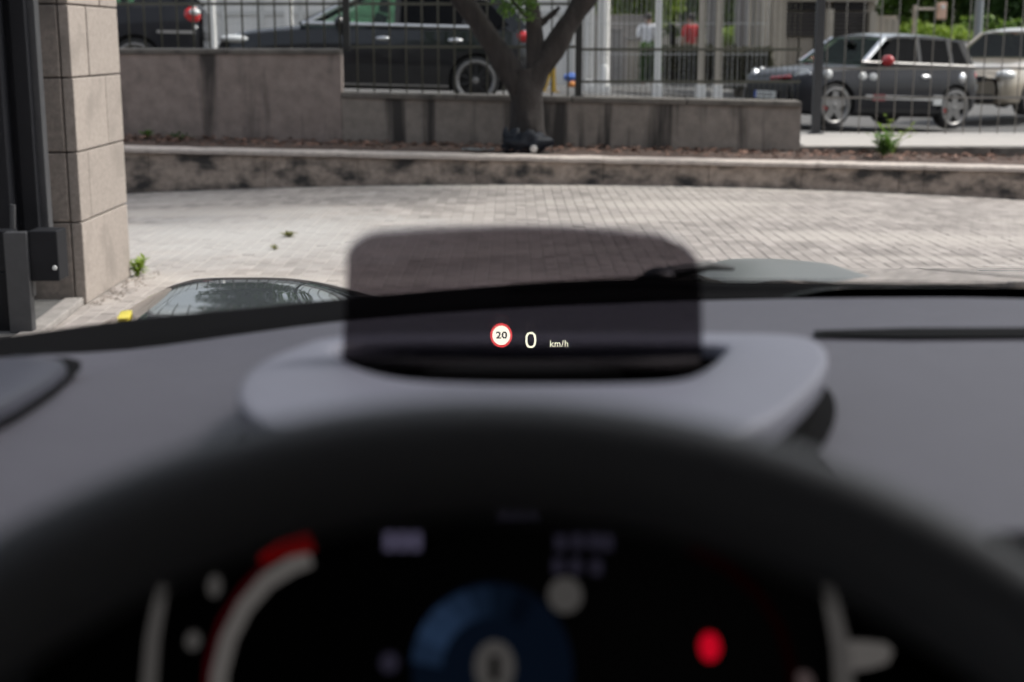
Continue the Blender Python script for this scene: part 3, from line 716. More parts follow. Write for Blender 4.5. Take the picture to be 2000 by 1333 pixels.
def mirror(spec, root, x, z, y, m):
    for s in (-1, 1):
        mb = MB(); mb.blob((x, s * y, z), (.075, .125, .085), 2, rough=.05, seed=2); o = mb.build('door_mirror', m, root, smooth='all'); MB().bar((x, s * (y - .15), z - .06), (x, s * (y - .02), z - .04), .05, .05).build('mirror_arm', M['black_trim'], o)
def side_y(spec, x, z):
    zb, zt, hw = interp(spec['body'], x); t = (z - zb) / (zt - zb)
    return hw * interp([(0, .8), (.07, .95), (.25, .99), (.5, 1), (.72, .985), (.8, .965), (.95, .93), (1, .86)], t)[0]

# ---- graphite hatchback
hb = dict(paint=M['hatchgrey'], wr=.33, lip=.83, wheels=(.66, 3.08), caliper=True, spokes=5,
          body=[(0, .30, .58, .52), (.03, .24, .66, .62), (.10, .2, .74, .72), (.25, .18, .81, .80), (.5, .17, .86, .83), (.9, .17, .90, .84), (1.25, .17, .94, .84), (1.7, .17, .96, .845), (3.1, .17, 1.0, .845), (3.4, .2, 1.0, .825), (3.56, .28, .97, .78), (3.63, .34, .80, .71)],
          gh=dict(zb=.965, zt=1.40, wb=.76, wt=.60, a0=1.20, r0=3.48, rz=.02, top=[(1.72, 1.365), (1.95, 1.41), (2.5, 1.425), (3.0, 1.415), (3.34, 1.385)], bp=[(2.35, 2.38), (3.02, 3.02)], roofmat=M['roofsilver'], pillarmat=M['black_trim'], apmat=M['chrome'], dw=.12, qp=[(3.42, .95), (3.52, .97), (3.37, 1.38), (3.31, 1.36)],
                  win=[(M['car_glass_dark'], [(1.42, .97), (2.32, .97), (2.35, 1.375), (1.86, 1.355)]), (M['car_glass_dark'], [(2.40, .97), (2.98, .97), (2.98, 1.375), (2.42, 1.38)]), (M['car_glass_dark'], [(3.06, .98), (3.41, .99), (3.30, 1.355), (3.06, 1.37)])],
                  belt=(1.15, 3.5, .04), beltmat=M['silver'], seats=(2.1, 2.9), wsmat=M['car_glass_green'], rwmat=M['car_glass_dark']))
HY = 21.6
fw = P(1630, 250, HY)
hat = empty('hatchback', (0, 0, 0)); tag(hat, 'graphite hatchback with red mirrors parked facing left beyond the pale pavement', 'car')
yaw = R(28); Rz = Matrix.Rotation(yaw, 4, 'Z')
# put the near front wheel on its spot
hat.rotation_euler = (0, R(2.2), yaw)
bpy.context.view_layer.update()
Mh = hat.rotation_euler.to_matrix()
hat.location = fw - Mh @ Vector((.66, -.84, 0))
car_body(hb, hat); car_wheels(hb, hat); greenhouse(hb, hat); mirror(hb, hat, 1.52, 1.02, .93, M['red_paint'])
def decal(name, x0, x1, z0, z1, m, off=.008, parent=hat, spec=hb, s=-1, n=6, bev=0):
    mb = MB(); rows = []
    for i in range(n + 1):
        x = lerp(x0, x1, i / n); row = []
        for k in range(3):
            z = lerp(z0, z1, k / 2); row.append((x, s * (side_y(spec, x, z) + off), z))
        row += [(x, s * (side_y(spec, x, z1) - .02), z1), (x, s * (side_y(spec, x, z0) - .02), z0)]
        rows.append(row)
    mb.grid(rows, closed=True); mb.add(rows[0], [tuple(range(5))]); mb.add(rows[-1], [tuple(range(5))])
    return mb.build(name, m, parent)
for s in (-1, 1):
    decal('side_strip', 1.22, 2.62, .44, .50, M['chrome'], .014, s=s); decal('side_emblem', 1.36, 1.60, .415, .515, M['emblem_red'], .02, s=s); decal('strip_end', 2.60, 2.78, .37, .52, M['clear_lens'], .014, s=s)
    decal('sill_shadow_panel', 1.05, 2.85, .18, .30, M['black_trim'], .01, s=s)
    for x, z in ((1.16, .77), (1.36, .77)): MB().blob((x, s * side_y(hb, x, z), z), (.085, .02, .065), 2, rough=0).build('side_marker_lamp', M['clear_lens'], hat, smooth='all')
    MB().blob((2.42, s * (side_y(hb, 2.42, .80) + .01), .80), (.11, .03, .032), 2, rough=0).build('door_handle', M['chrome'], hat, smooth='all')
    MB().blob((3.20, s * (side_y(hb, 3.20, .80) + .0), .80), (.085, .025, .085), 2, rough=0).build('filler_cap', M['chrome'], hat, smooth='all')
    ax = Vector((-.86, s * .45, .26)).normalized(); Ml = Matrix.Translation((.19, s * .605, .705)) @ Vector((0, -1, 0)).rotation_difference(ax).to_matrix().to_4x4()
    hl = MB().lathe([(.10, .12), (-.02, .145), (-.035, .14), (-.03, .122)], 28, 0, Ml).build('headlight', M['chrome'], hat, smooth=True)
    MB().lathe([(-.045, .001), (-.04, .07), (-.028, .123)], 24, 0, Ml).build('lens', M['clear_lens'], hl, smooth='all')
    MB().blob((.50, s * .79, .79), (.085, .045, .085), 2, rough=0).build('wing_lamp', M['clear_lens'], hat, smooth='all')
    MB().blob((.075, s * .40, .40), (.05, .09, .07), 2, rough=0).build('fog_lamp', M['clear_lens'], hat, smooth='all')
    MB().blob((3.55, s * .66, .82), (.05, .10, .13), 2, rough=0).build('tail_light', M['red_lens'], hat, smooth='all')
mb = MB(); mb.box((-.012, -.52, .48), (.12, .52, .64)); mb.build('grille', M['black_trim'], hat, bevel=.04)
mb = MB(); mb.bar((-.03, -.46, .655), (-.03, .46, .655), .035, .05); mb.build('grille_trim', M['chrome'], hat, bevel=.01)
mb = MB(); mb.bar((.055, -.46, .735), (.012, -.05, .70), .045, .05); mb.build('bonnet_accent', M['dull_red'], hat, bevel=.012)
mb = MB(); mb.box((.0, -.6, .26), (.12, .6, .38)); mb.build('lower_grille', M['black_trim'], hat, bevel=.03)
pt = MB().box((-.035, -.26, .40), (-.02, .26, .51)).build('number_plate', M['plate'], hat, bevel=.004)
MB().box((-.038, .21, .402), (-.0345, .258, .508)).build('blue_band', M['plate_blue'], pt)
mb = MB()
for k in range(6): mb.box((-.0375, .17 - .065 * k - .035, .425), (-.0345, .17 - .065 * k, .487))
mb.build('characters', M['plate_ink'], pt)
MB().bar((1.5, 0, 1.32), (1.62, 0, 1.27), .16, .04, ref=Vector((1, 0, 0))).build('rear_view_mirror', M['black_trim'], hat)

# ---- black people carrier behind the wall
mv = dict(paint=M['carblack'], wr=.33, lip=.84, wheels=(.87, 3.57), spokes=10, spokemat=M['black_trim'],
          body=[(0, .3, .66, .6), (.05, .22, .77, .72), (.2, .18, .85, .82), (.5, .17, .915, .88), (.9, .17, .965, .89), (1.3, .17, 1.0, .895), (1.8, .17, 1.01, .9), (3.6, .17, 1.03, .9), (4.1, .2, 1.04, .87), (4.28, .26, 1.0, .8), (4.36, .34, .8, .7)],
          gh=dict(zb=1.015, zt=1.55, wb=.80, wt=.62, a0=1.16, r0=4.22, rz=.03, top=[(2.0, 1.455), (2.25, 1.53), (2.7, 1.555), (3.3, 1.535), (3.75, 1.47), (3.95, 1.42)], bp=[(2.48, 2.50), (3.42, 3.40)], dw=.2, qp=[(4.03, 1.0), (4.28, 1.03), (3.99, 1.415), (3.73, 1.43)],
                  win=[(M['car_glass_green'], [(1.45, 1.03), (2.45, 1.03), (2.47, 1.47), (2.02, 1.42)]), (M['car_glass_dark'], [(2.52, 1.03), (3.40, 1.03), (3.38, 1.46), (2.54, 1.49)]), (M['car_glass_dark'], [(3.45, 1.04), (4.02, 1.07), (3.72, 1.40), (3.44, 1.45)])],
                  trimtop=[(1.2, 1.03), (1.62, 1.26), (2.0, 1.435), (2.25, 1.50), (2.7, 1.525), (3.3, 1.50), (3.6, 1.45)], belt=(1.2, 3.75, .045), seats=(2.05, 3.0), wsmat=M['car_glass']))
MVY = 19.8
mpv = empty('people_carrier', (0, 0, 0)); tag(mpv, 'black people carrier with chrome window trim parked behind the lower wall', 'car')
fr = P(928, 205, MVY); mpv.rotation_euler = (0, R(1.5), R(2)); Mm = mpv.rotation_euler.to_matrix(); mpv.location = fr - Mm @ Vector((3.57, -.89, 0))
car_body(mv, mpv); car_wheels(mv, mpv); greenhouse(mv, mpv); mirror(mv, mpv, 1.72, 1.06, .98, M['carblack'])
for s in (-1, 1):
    for x in (2.3, 3.28): MB().blob((x, s * (side_y(mv, x, .86) + .012), .86), (.11, .03, .03), 2, rough=0).build('door_handle', M['chrome'], mpv, smooth='all')
    MB().blob((.30, s * .735, .80), (.24, .14, .06), 3, rough=0).build('headlight', M['clear_lens'], mpv, smooth='all')
    MB().blob((4.22, s * .74, .93), (.13, .12, .085), 2, rough=0).build('tail_light', M['red_lens'], mpv, smooth='all')
    decal('sill_strip', 1.25, 3.2, .21, .25, M['silver'], .012, mpv, mv, s)
    decal('door_crease', 1.3, 3.15, .40, .42, M['carblack'], .012, mpv, mv, s)
mb = MB(); mb.box((-.01, -.5, .40), (.1, .5, .62)); mb.build('grille', M['black_trim'], mpv, bevel=.03)
mb = MB()
for zx, w2 in ((.52, .45),): mb.bar((-.02, -w2, zx), (-.02, w2, zx), .03, .03)
mb.build('grille_bar', M['chrome'], mpv)

# ---- dark grey estate at the left, only its tail in view
es = dict(paint=M['estategrey'], wr=.33, wheels=(.9, 3.70), spokes=10,
          body=[(0, .3, .58, .6), (.05, .22, .68, .72), (.2, .18, .78, .82), (.5, .17, .86, .88), (.9, .17, .93, .9), (1.3, .17, .97, .9), (1.8, .17, 1.0, .9), (3.7, .18, 1.09, .9), (4.2, .24, 1.12, .88), (4.5, .3, 1.12, .84), (4.6, .36, 1.0, .76)],
          gh=dict(zb=1.05, zt=1.6, wb=.81, wt=.63, a0=1.16, r0=4.52, rz=.08, top=[(2.0, 1.5), (2.25, 1.58), (2.7, 1.61), (3.3, 1.6), (3.75, 1.56), (4.12, 1.5)], bp=[(2.48, 2.50), (3.42, 3.40)], dw=.34, qp=[(3.73, 1.04), (4.56, 1.11), (4.15, 1.495), (3.62, 1.53)],
                  win=[(M['car_glass_green'], [(1.45, 1.03), (2.45, 1.03), (2.47, 1.52), (2.02, 1.45)]), (M['car_glass_green'], [(2.52, 1.03), (3.40, 1.05), (3.38, 1.53), (2.54, 1.53)]), (M['car_glass_green'], [(3.45, 1.08), (3.72, 1.1), (3.6, 1.5), (3.44, 1.52)])],
                  seats=(2.05, 3.0)))
est = empty('estate_car', (0, 0, 0)); tag(est, 'dark grey car with a red tail lamp parked behind the taller wall', 'car')
ESY = 19.6
rr_ = P(398, 130, ESY); est.rotation_euler = (0, R(1.0), R(9)); Me = est.rotation_euler.to_matrix(); est.location = Vector((rr_.x, ESY, .57)) - Me @ Vector((4.6, -.75, 0))
car_body(es, est); car_wheels(es, est); greenhouse(es, est)
for s in (-1, 1):
    tl = MB().blob((4.45, s * .765, .955), (.125, .09, .12), 3, rough=.0).build('tail_light', M['red_lens'], est, smooth='all')
    MB().blob((4.49, s * .80, 1.0), (.085, .078, .055), 2, rough=0).build('clear_segment', M['clear_lens'], tl, smooth='all')
    decal('bumper_strip', 4.0, 4.5, .72, .76, M['silver'], .012, est, es, s)
    MB().blob((4.5, s * .78, .80), (.04, .05, .06), 2, rough=0).build('reflector', M['clear_lens'], est, smooth='all')
MB().box((4.45, -.7, .62), (4.62, .7, .78)).build('rear_bumper', M['black_trim'], est, bevel=.04)

# ---- beige saloon at the right edge
bs = dict(paint=M['beigecar'], wr=.31, wheels=(.82, 3.42), spokes=10,
          body=[(0, .30, .60, .58), (.05, .24, .70, .70), (.2, .2, .78, .80), (.5, .18, .85, .85), (.9, .17, .90, .87), (1.35, .17, .96, .87), (1.8, .17, .98, .875), (3.5, .18, 1.0, .87), (4.1, .24, .98, .82), (4.3, .34, .8, .7)],
          gh=dict(zb=.975, zt=1.45, wb=.77, wt=.60, a0=1.22, r0=4.0, top=[(2.0, 1.39), (2.3, 1.45), (2.8, 1.46), (3.3, 1.40), (3.5, 1.34)], bp=[(2.5, 2.52)], dw=.15, qp=[(3.61, .96), (4.04, .97), (3.52, 1.335), (3.31, 1.36)],
                  win=[(M['car_glass_dark'], [(1.6, .99), (2.47, .99), (2.48, 1.40), (2.04, 1.36)]), (M['car_glass_dark'], [(2.54, .99), (3.6, 1.0), (3.3, 1.34), (2.56, 1.40)])], seats=(2.1, 2.9), wsmat=M['car_glass'], pillarmat=M['beigecar']))
sal = empty('saloon_car', (0, 0, 0)); tag(sal, 'beige saloon at the right edge parked nose to tail behind the hatchback', 'car')
SY = 24.5
fr = P(1915, 228, SY); sal.rotation_euler = (0, 0, R(48)); Ms = sal.rotation_euler.to_matrix(); sal.location = fr - Ms @ Vector((.0, -.35, 0))
car_body(bs, sal); car_wheels(bs, sal); greenhouse(bs, sal); mirror(bs, sal, 1.72, 1.02, .95, M['beigecar'])
for s in (-1, 1):
    MB().blob((.20, s * .66, .70), (.20, .16, .09), 3, rough=0).build('headlight', M['clear_lens'], sal, smooth='all')
    MB().blob((4.2, s * .66, .85), (.1, .12, .1), 2, rough=0).build('tail_light', M['red_lens'], sal, smooth='all')
mb = MB(); mb.box((-.012, -.40, .58), (.1, .40, .68)); gr = mb.build('grille', M['black_trim'], sal, bevel=.02)
MB().lathe([(-.01, .001), (-.01, .035), (.01, .045)], 18, 0, Matrix.Translation((-.02, 0, .63)) @ Matrix.Rotation(R(-90), 4, 'Z')).build('round_badge', M['chrome'], gr, smooth=True)
MB().box((-.01, -.55, .24), (.1, .55, .38)).build('lower_grille', M['black_trim'], sal, bevel=.03)
MB().box((-.02, -.26, .44), (-.005, .26, .54)).build('number_plate', M['plate'], sal)

# =================================================================== BEYOND THE STREET
BY = 36.0
def bx(px, Y=BY): return P(px, 100, Y).x
def bz(py, Y=BY): return P(1000, py, Y).z
# white building on the left and centre
wb_ = empty('white_building', (bx(800), BY, 0)); tag(wb_, 'long pale rendered building behind the black people carrier and the tree', 'building'); wo_ = Vector(wb_.location)
MB().box((bx(-300) - wo_.x, 0, -.5), (bx(1125) - wo_.x, 6, 3.5)).build('wall', M['render_white'], wb_)
for k in range(19):
    a = bx(-240 + 75 * k) - wo_.x; MB().box((a, -.06, -.2), (a + .12, .02, 3.3)).build('pilaster', M['panel_line'], wb_)
MB().box((bx(-310) - wo_.x, -.3, 3.5), (bx(1135) - wo_.x, 6.2, 3.75)).build('roof', M['grey_conc'], wb_)
MB().box((bx(-290) - wo_.x, -.05, bz(30)), (bx(1120) - wo_.x, .03, bz(30) + .1)).build('string_course', M['panel_line'], wb_)
# white entrance columns
for px_, w_, lab in ((1150, 20, 'left one of two tall white columns right of the tree'), (1178, 22, 'right one of two tall white columns right of the tree')):
    Yc = 31.5; c = bx(px_, Yc); h = w_ / FPX * Yc / 2; zb = .05
    r_ = empty('white_column', (c, Yc, zb)); tag(r_, lab, 'column', 'white columns')
    MB().lathe([(0, h * 1.1), (5.8, h)], 20, 0, Matrix.Rotation(R(90), 4, 'X')).build('shaft', M['white_paint'], r_, smooth=True); MB().box((-h * 1.3, -h * 1.3, 0), (h * 1.3, h * 1.3, .28)).build('base', M['white_paint'], r_, bevel=.02)
# white fence posts of the far railing with a mesh between
FFY = 30.0
for i, (px_, wdt) in enumerate(((413, 18), (566, 14), (1285, 12), (1370, 12), (1403, 12))):
    zb = lerp(.3, .0, sstep(400, 1500, px_)); hw = wdt / FPX * FFY / 2
    r_ = empty('white_post', (bx(px_, FFY), FFY, zb)); tag(r_, ['white post left of the black people carrier, beside the car with the red lamp', 'white post behind the bonnet of the black people carrier', 'white post right of the man in the white shirt', 'left one of a close pair of pale posts left of the beige building', 'right one of a close pair of pale posts left of the beige building'][i], 'post', 'white fence posts')
    MB().box((-hw, -hw, 0), (hw, hw, 3.4)).build('shaft', M['white_paint'] if i < 3 else M['beige_conc'], r_, bevel=.01); MB().box((-hw * 1.5, -hw * 1.5, 0), (hw * 1.5, hw * 1.5, .3)).build('base', M['white_paint'], r_, bevel=.01)
ff = empty('mesh_fence', (bx(400, FFY), FFY, 0)); tag(ff, 'far pale wire mesh fence between the white posts across the street', 'fence', 'metal fences along the walls')
mb = MB(); x = bx(250, FFY)
while x < bx(1500, FFY): mb.box((x - ff.location.x - .004, -.004, .2), (x - ff.location.x + .004, .004, 3.0)); x += .10
for k in range(4): mb.box((bx(250, FFY) - ff.location.x, .007, .3 + .62 * k), (bx(1500, FFY) - ff.location.x, .015, .315 + .62 * k))
o = mb.build('wire_mesh', M['panel_line'], ff); o['kind'] = 'stuff'

# beige building with louvres at the right
bb = empty('beige_building', (bx(1590), BY, -.2)); tag(bb, 'small beige concrete building with dark louvred openings behind the hatchback', 'building'); bo = Vector(bb.location)
def bbox(name, px0, px1, py0, py1, y0, y1, m, bev=0):
    a, b = bx(px0) - bo.x, bx(px1) - bo.x; return MB().box((a, y0, bz(py1) - bo.z), (b, y1, bz(py0) - bo.z)).build(name, m, bb, bevel=bev)
bbox('back_wall', 1508, 1712, -60, 175, .35, 5, M['beige_conc'])
bbox('roof', 1495, 1770, -75, -45, -.5, 5.4, M['grey_conc'])
bbox('lintel', 1508, 1712, -45, 3, .0, .34, M['beige_conc'])
for a, b, t in ((1509, 1532, -20), (1609, 1624, 18), (1694, 1708, 24)): bbox('column', a, b, t, 175, -.12, .3, M['beige_conc'], .02)
for a, b in ((1534, 1594), (1596, 1608), (1626, 1693)):
    f_ = bbox('window', a, b, 4, 20, .16, .34, M['dark_glass'])
    for k in range(6): bbox('louvre', a, b, 24 + 8 * k, 30 + 8 * k, .12, .34, M['dark_louvre'])
for a, b in ((1536, 1560), (1564, 1590), (1594, 1608), (1626, 1658), (1661, 1693)): bbox('wall_panel', a, b, 74, 132, .2, .34, M['beige_panel'])
for k in range(4): bbox('wall_panel', 1714 + 12 * k, 1725 + 12 * k, 32 + 2 * k, 175, .4, .6, M['beige_conc'])
bbox('side_wall', 1713, 1762, 30, 175, .62, 5, M['beige_conc'])
# grey portal columns left of it
for i, (a, b, t) in enumerate(((1440, 1460, -60), (1472, 1494, -60))):
    Yc = 34.; c0, c1 = bx(a, Yc), bx(b, Yc)
    r_ = empty('grey_column', (c0, Yc, -.1)); tag(r_, ['left grey concrete column standing above the hedge', 'right grey concrete column beside the beige building'][i], 'column', 'grey columns')
    MB().box((0, 0, 0), (c1 - c0, .5, 4)).build('shaft', M['grey_conc'] if i == 0 else M['beige_conc'], r_, bevel=.02); MB().box((.28 * (c1 - c0), -.012, 1.0), (.42 * (c1 - c0), -.002, 3.9)).build('groove', M['mortar'], r_)
# darker boundary wall and beige entrance panel between the white columns and the hedge
def slab(name, px0, px1, py0, py1, Y, dep, m, label, cat):
    a, b = bx(px0, Y), bx(px1, Y); r_ = empty(name, (a, Y, bz(py1, Y))); tag(r_, label, cat)
    MB().box((0, 0, 0), (b - a, dep, bz(py0, Y) - bz(py1, Y))).build('body', m, r_, bevel=.02); MB().box((-.03, -.03, bz(py0, Y) - bz(py1, Y)), (b - a + .03, dep + .03, bz(py0, Y) - bz(py1, Y) + .06)).build('coping', M['grey_conc'], r_, bevel=.01); return r_
slab('boundary_wall', 1126, 1262, 34, 165, 39, .4, M['grey_conc'], 'dark grey wall behind the beige gate panel', 'wall')
slab('entrance_board', 1226, 1250, 78, 165, 34, .15, M['beige_panel'], 'beige panel standing left of the man in the white shirt', 'panel')
slab('entrance_board', 1194, 1216, 60, 165, 34, .15, M['grey_conc'], 'narrow grey panel right of the two tall white columns', 'panel')
slab('dark_pillar', 1383, 1400, -50, 165, 35, .4, M['grey_conc'], 'dark grey pillar behind the close pair of pale posts', 'pillar')

def hedge(px0, px1, py0, py1, Y, m, label, n, seed):
    a, b = bx(px0, Y), bx(px1, Y); z0, z1 = bz(py1, Y), bz(py0, Y); rr = random.Random(seed)
    r_ = empty('hedge', ((a + b) / 2, Y, z0)); tag(r_, label, 'hedge', 'clipped hedges'); mb = MB(); hw = (b - a) / 2
    for i in range(n):
        p = Vector((rr.uniform(-hw, hw), rr.uniform(-.45, .45), (z1 - z0) * (rr.random() ** .7) + rr.gauss(0, .03))); e = Matrix.Rotation(rr.uniform(0, 6.3), 3, 'Z') @ Matrix.Rotation(rr.gauss(.3, .8), 3, 'X'); s = rr.uniform(.05, .11)
        mb.add([p + e @ Vector(u) * s for u in ((0, -1, 0), (.5, 0, .1), (0, 1, 0), (-.5, 0, .1))], [(0, 1, 2, 3)])
    mb.build('foliage', m, r_, fix=False); MB().box((-hw + .1, -.3, 0), (hw - .1, .3, (z1 - z0) * .85)).build('twig_core', M['bark'], r_)
hedge(1252, 1288, 88, 160, 33, M['leaf_dark'], 'narrow green hedge in front of the man in the white shirt', 1500, 1)
hedge(1293, 1400, 92, 168, 34, M['hedge'], 'brownish clipped hedge in front of the person in red', 3200, 2)
hedge(1402, 1505, 96, 172, 33.5, M['hedge'], 'brownish hedge below the grey columns left of the beige building', 3200, 3)
hedge(1506, 1600, 135, 178, 33.0, M['hedge'], 'low dark hedge at the foot of the beige building', 1800, 4)

# small things by the white columns
yb = empty('yellow_frame', (bx(1072, 30), 30, .1)); tag(yb, 'yellow painted metal frame seen right of the tree trunk', 'frame'); u = 30 / FPX
for d in (-9, 11): MB().bar((d * u, 0, 0), (d * u * .8, 0, 66 * u), 7 * u, .06).build('leg', M['yellow'], yb)
MB().bar((-10 * u, 0, 60 * u), (11 * u, 0, 60 * u), .05, 8 * u).build('crossbar', M['yellow'], yb); MB().bar((-12 * u, 0, 4 * u), (20 * u, 0, 4 * u), .06, 7 * u).build('foot_rail', M['yellow'], yb); MB().bar((-8 * u, 0, 8 * u), (9 * u, 0, 56 * u), .05, 5 * u).build('brace', M['yellow'], yb)
def blobthing(name, px_, py_, Y, r, m, label, cat, m2, part):
    q = P(px_, py_, Y); o = MB().blob((0, 0, 0), r, 3, rough=.35, seed=px_).build(name, m, smooth='all'); o.location = q; tag(o, label, cat)
    MB().blob((0, 0, r[2] * .9), (r[0] * .3, r[1] * .3, r[2] * .3), 2, rough=.1).build(part, m2, o, smooth='all')
blobthing('blue_sack', 1116, 152, 29.5, (.17, .15, .09), M['blue'], 'blue sack lying between the yellow frame and the dark fence post', 'sack', M['blue'], 'knot')
blobthing('orange_sack', 1118, 165, 29.0, (.08, .08, .06), M['orange'], 'small orange bag just below the blue sack', 'bag', M['orange'], 'knot')
for i, (px_, py_, h_, w_) in enumerate(((1180, 176, 48, 17), (1151, 173, 16, 16))):
    Yc = 29.0; q = P(px_, py_, Yc); u = Yc / FPX; r_ = empty('bollard', q); tag(r_, ['tall white bollard in front of the right white column', 'short white bollard in front of the left white column'][i], 'bollard', 'white bollards')
    MB().lathe([(0, w_ * u / 2), (h_ * u * .9, w_ * u / 2), (h_ * u, w_ * u * .3), (h_ * u, .001)], 18, 0, Matrix.Rotation(R(90), 4, 'X')).build('post', M['white_paint'], r_, smooth=True); MB().box((-w_ * u * .6, -w_ * u * .6, 0), (w_ * u * .6, w_ * u * .6, .08)).build('base', M['white_paint'], r_)

# people
def person(loc, facing, shirt, trousers, label, lean=0.0):
    root = empty('person', loc, (0, 0, facing)); tag(root, label, 'person', 'people beyond the hedge')
    J = {'pelvis': (0, 0, .95), 'waist': (0, .01, 1.1), 'chest': (0, .0, 1.3), 'neckb': (0, .01, 1.46), 'neck': (0, 0, 1.54), 'head': (0, -.02, 1.64), 'crown': (0, 0, 1.74)}
    for s, n in ((1, 'l'), (-1, 'r')):
        J.update({n + 'sh': (s * .195, .01, 1.42), n + 'el': (s * .25, .03, 1.15), n + 'wr': (s * .24, -.06, .92), n + 'ha': (s * .235, -.08, .84), n + 'fi': (s * .23, -.09, .77), n + 'hip': (s * .09, 0, .9), n + 'kn': (s * .10, -.02, .5), n + 'an': (s * .10, .02, .09), n + 'to': (s * .12, -.15, .03)})
    rad = {'pelvis': .15, 'waist': .135, 'chest': .155, 'neckb': .075, 'neck': .055, 'head': .085, 'crown': .06, 'sh': .068, 'el': .05, 'wr': .03, 'ha': .036, 'fi': .018, 'hip': .09, 'kn': .058, 'an': .042, 'to': .035}
    E = [('pelvis', 'waist'), ('waist', 'chest'), ('chest', 'neckb'), ('neckb', 'neck'), ('neck', 'head'), ('head', 'crown')]
    for n in 'lr': E += [('neckb', n + 'sh'), (n + 'sh', n + 'el'), (n + 'el', n + 'wr'), (n + 'wr', n + 'ha'), (n + 'ha', n + 'fi'), ('pelvis', n + 'hip'), (n + 'hip', n + 'kn'), (n + 'kn', n + 'an'), (n + 'an', n + 'to')]
    def skin(name, edges, grow, m, flat=.75):
        names = []
        for e in edges:
            for q in e:
                if q not in names: names.append(q)
        def pos(q):
            x, y, z = J[q]; return (x, y - lean * max(0, z - .95), z)
        me = bpy.data.meshes.new(name); me.from_pydata([pos(q) for q in names], [(names.index(a), names.index(b)) for a, b in edges], [])
        o = bpy.data.objects.new(name, me); COL.objects.link(o); o.modifiers.new('s', 'SKIN'); o.modifiers.new('u', 'SUBSURF').levels = 2
        for i, q in enumerate(names):
            k = q if q in rad else q[1:]; r = rad[k] + grow; d = me.skin_vertices[0].data[i]; d.radius = (r, r * (flat if k in ('pelvis', 'waist', 'chest') else 1)); d.use_root = (i == 0)
        bpy.context.view_layer.update()
        m2 = bpy.data.meshes.new_from_object(o.evaluated_get(bpy.context.evaluated_depsgraph_get())); o.modifiers.clear(); o.data = m2; bpy.data.meshes.remove(me); m2.materials.clear(); m2.materials.append(m); m2.polygons.foreach_set('use_smooth', [True] * len(m2.polygons)); o.parent = root; return o
    skin('body', E, 0, M['skin'])
    sh = [('pelvis', 'waist'), ('waist', 'chest'), ('chest', 'neckb')]
    for n in 'lr': sh += [('neckb', n + 'sh'), (n + 'sh', n + 'el')]
    skin('shirt', sh, .018, shirt)
    tr_ = []
    for n in 'lr': tr_ += [('pelvis', n + 'hip'), (n + 'hip', n + 'kn'), (n + 'kn', n + 'an')]
    skin('trousers', tr_, .02, trousers)
    MB().blob((0, .025 - lean * .75, 1.70), (.098, .105, .09), 3, rough=.12, seed=4).build('hair', M['hair'], root, smooth='all')
q = P(1266, 30, 36.); person((q.x, 36., q.z - 1.72), R(170), M['shirt_white'], M['trousers_dark'], 'man in a white short-sleeved shirt standing behind the narrow green hedge')
q = P(1349, 36, 38.); person((q.x, 38., q.z - 1.66), R(215), M['shirt_red'], M['trousers_beige'], 'person in a red top standing behind the brownish hedge')

# lamp post, hanging signal sign, trees
def far_tree(px_, Y, zc, r, n, m, label, s=.16, trunk=True, seed=0, name='tree', zb=-.3, kind=None):
    x = bx(px_, Y); root = empty(name, (x, Y, zb)); tag(root, label, 'tree' if name == 'tree' else 'shrub', 'trees beyond the street' if name == 'tree' else 'shrubs beyond the street'); mb = MB(); rr = random.Random(seed)
    for i in range(14):
        v = Vector((rr.gauss(0, 1), rr.gauss(0, 1), rr.gauss(0, 1))).normalized() * rr.uniform(.3, .8)
        leaves(mb, (v.x * r[0], v.y * r[1], zc - zb + v.z * r[2]), (r[0] * .42, r[1] * .42, r[2] * .36), n // 14, s, seed * 31 + i)
    mb.build('crown', m, root, fix=False)
    h = zc - zb
    mb = MB(); mb.tube([(0, 0, -.2), (.05 * h * rr.uniform(-1, 1), 0, h * .5), (0, 0, h * 1.1)], [.06 * h ** .6 + .05, .05 * h ** .5 + .04, .03], 8); mb.build('trunk' if name == 'tree' else 'stem', M['bark'], root, smooth='all')
far_tree(1800, 62, 3.2, (3.6, 2.2, 4.0), 7000, M['leaf_far'], 'broad green tree behind the hanging signal box', .22, seed=3)
far_tree(1975, 60, 3.4, (3.4, 2.2, 4.2), 7000, M['leaf_dark'], 'darkest tree at the right edge above the beige saloon', .22, seed=4)
far_tree(2120, 64, 4.4, (4.2, 2.2, 4.6), 4200, M['leaf_dark'], 'dark tree partly beyond the right edge of the view', .22, seed=14)
far_tree(1885, 70, 3.6, (4.4, 2.4, 4.6), 7000, M['leaf_far'], 'tall green tree behind the grey lamp post', .24, seed=5)
far_tree(1425, 58, 3.4, (2.4, 2, 3.0), 4600, M['leaf_far'], 'green tree behind the close pair of pale posts', .2, seed=6)
far_tree(1320, 60, 3.8, (3.0, 2, 2.8), 4600, M['leaf_far'], 'olive green tree above the two people', .2, seed=7)
far_tree(1235, 56, 3.2, (2.2, 2, 1.9), 4200, M['leaf_bright'], 'light green tree above the dark grey wall', .2, seed=8)
far_tree(1660, 60, 7.2, (4, 2.4, 3.4), 3000, M['leaf_far'], 'tree crown rising behind the beige building', .24, seed=9)
far_tree(540, 47, 7.6, (4.0, 2.2, 2.9), 7600, M['leaf_dark'], 'dark tree rising behind the pale rendered building', .24, seed=21)
far_tree(1790, 46, 1.1, (1.5, .8, 1.1), 2600, M['leaf_bright'], 'bright green shrub behind the roof of the hatchback', .12, seed=10, name='shrub')
far_tree(1862, 47, .95, (1.5, .8, 1.0), 2600, M['leaf_bright'], 'yellow-green shrub behind the rear of the hatchback, by the lamp post', .12, seed=11, name='shrub')
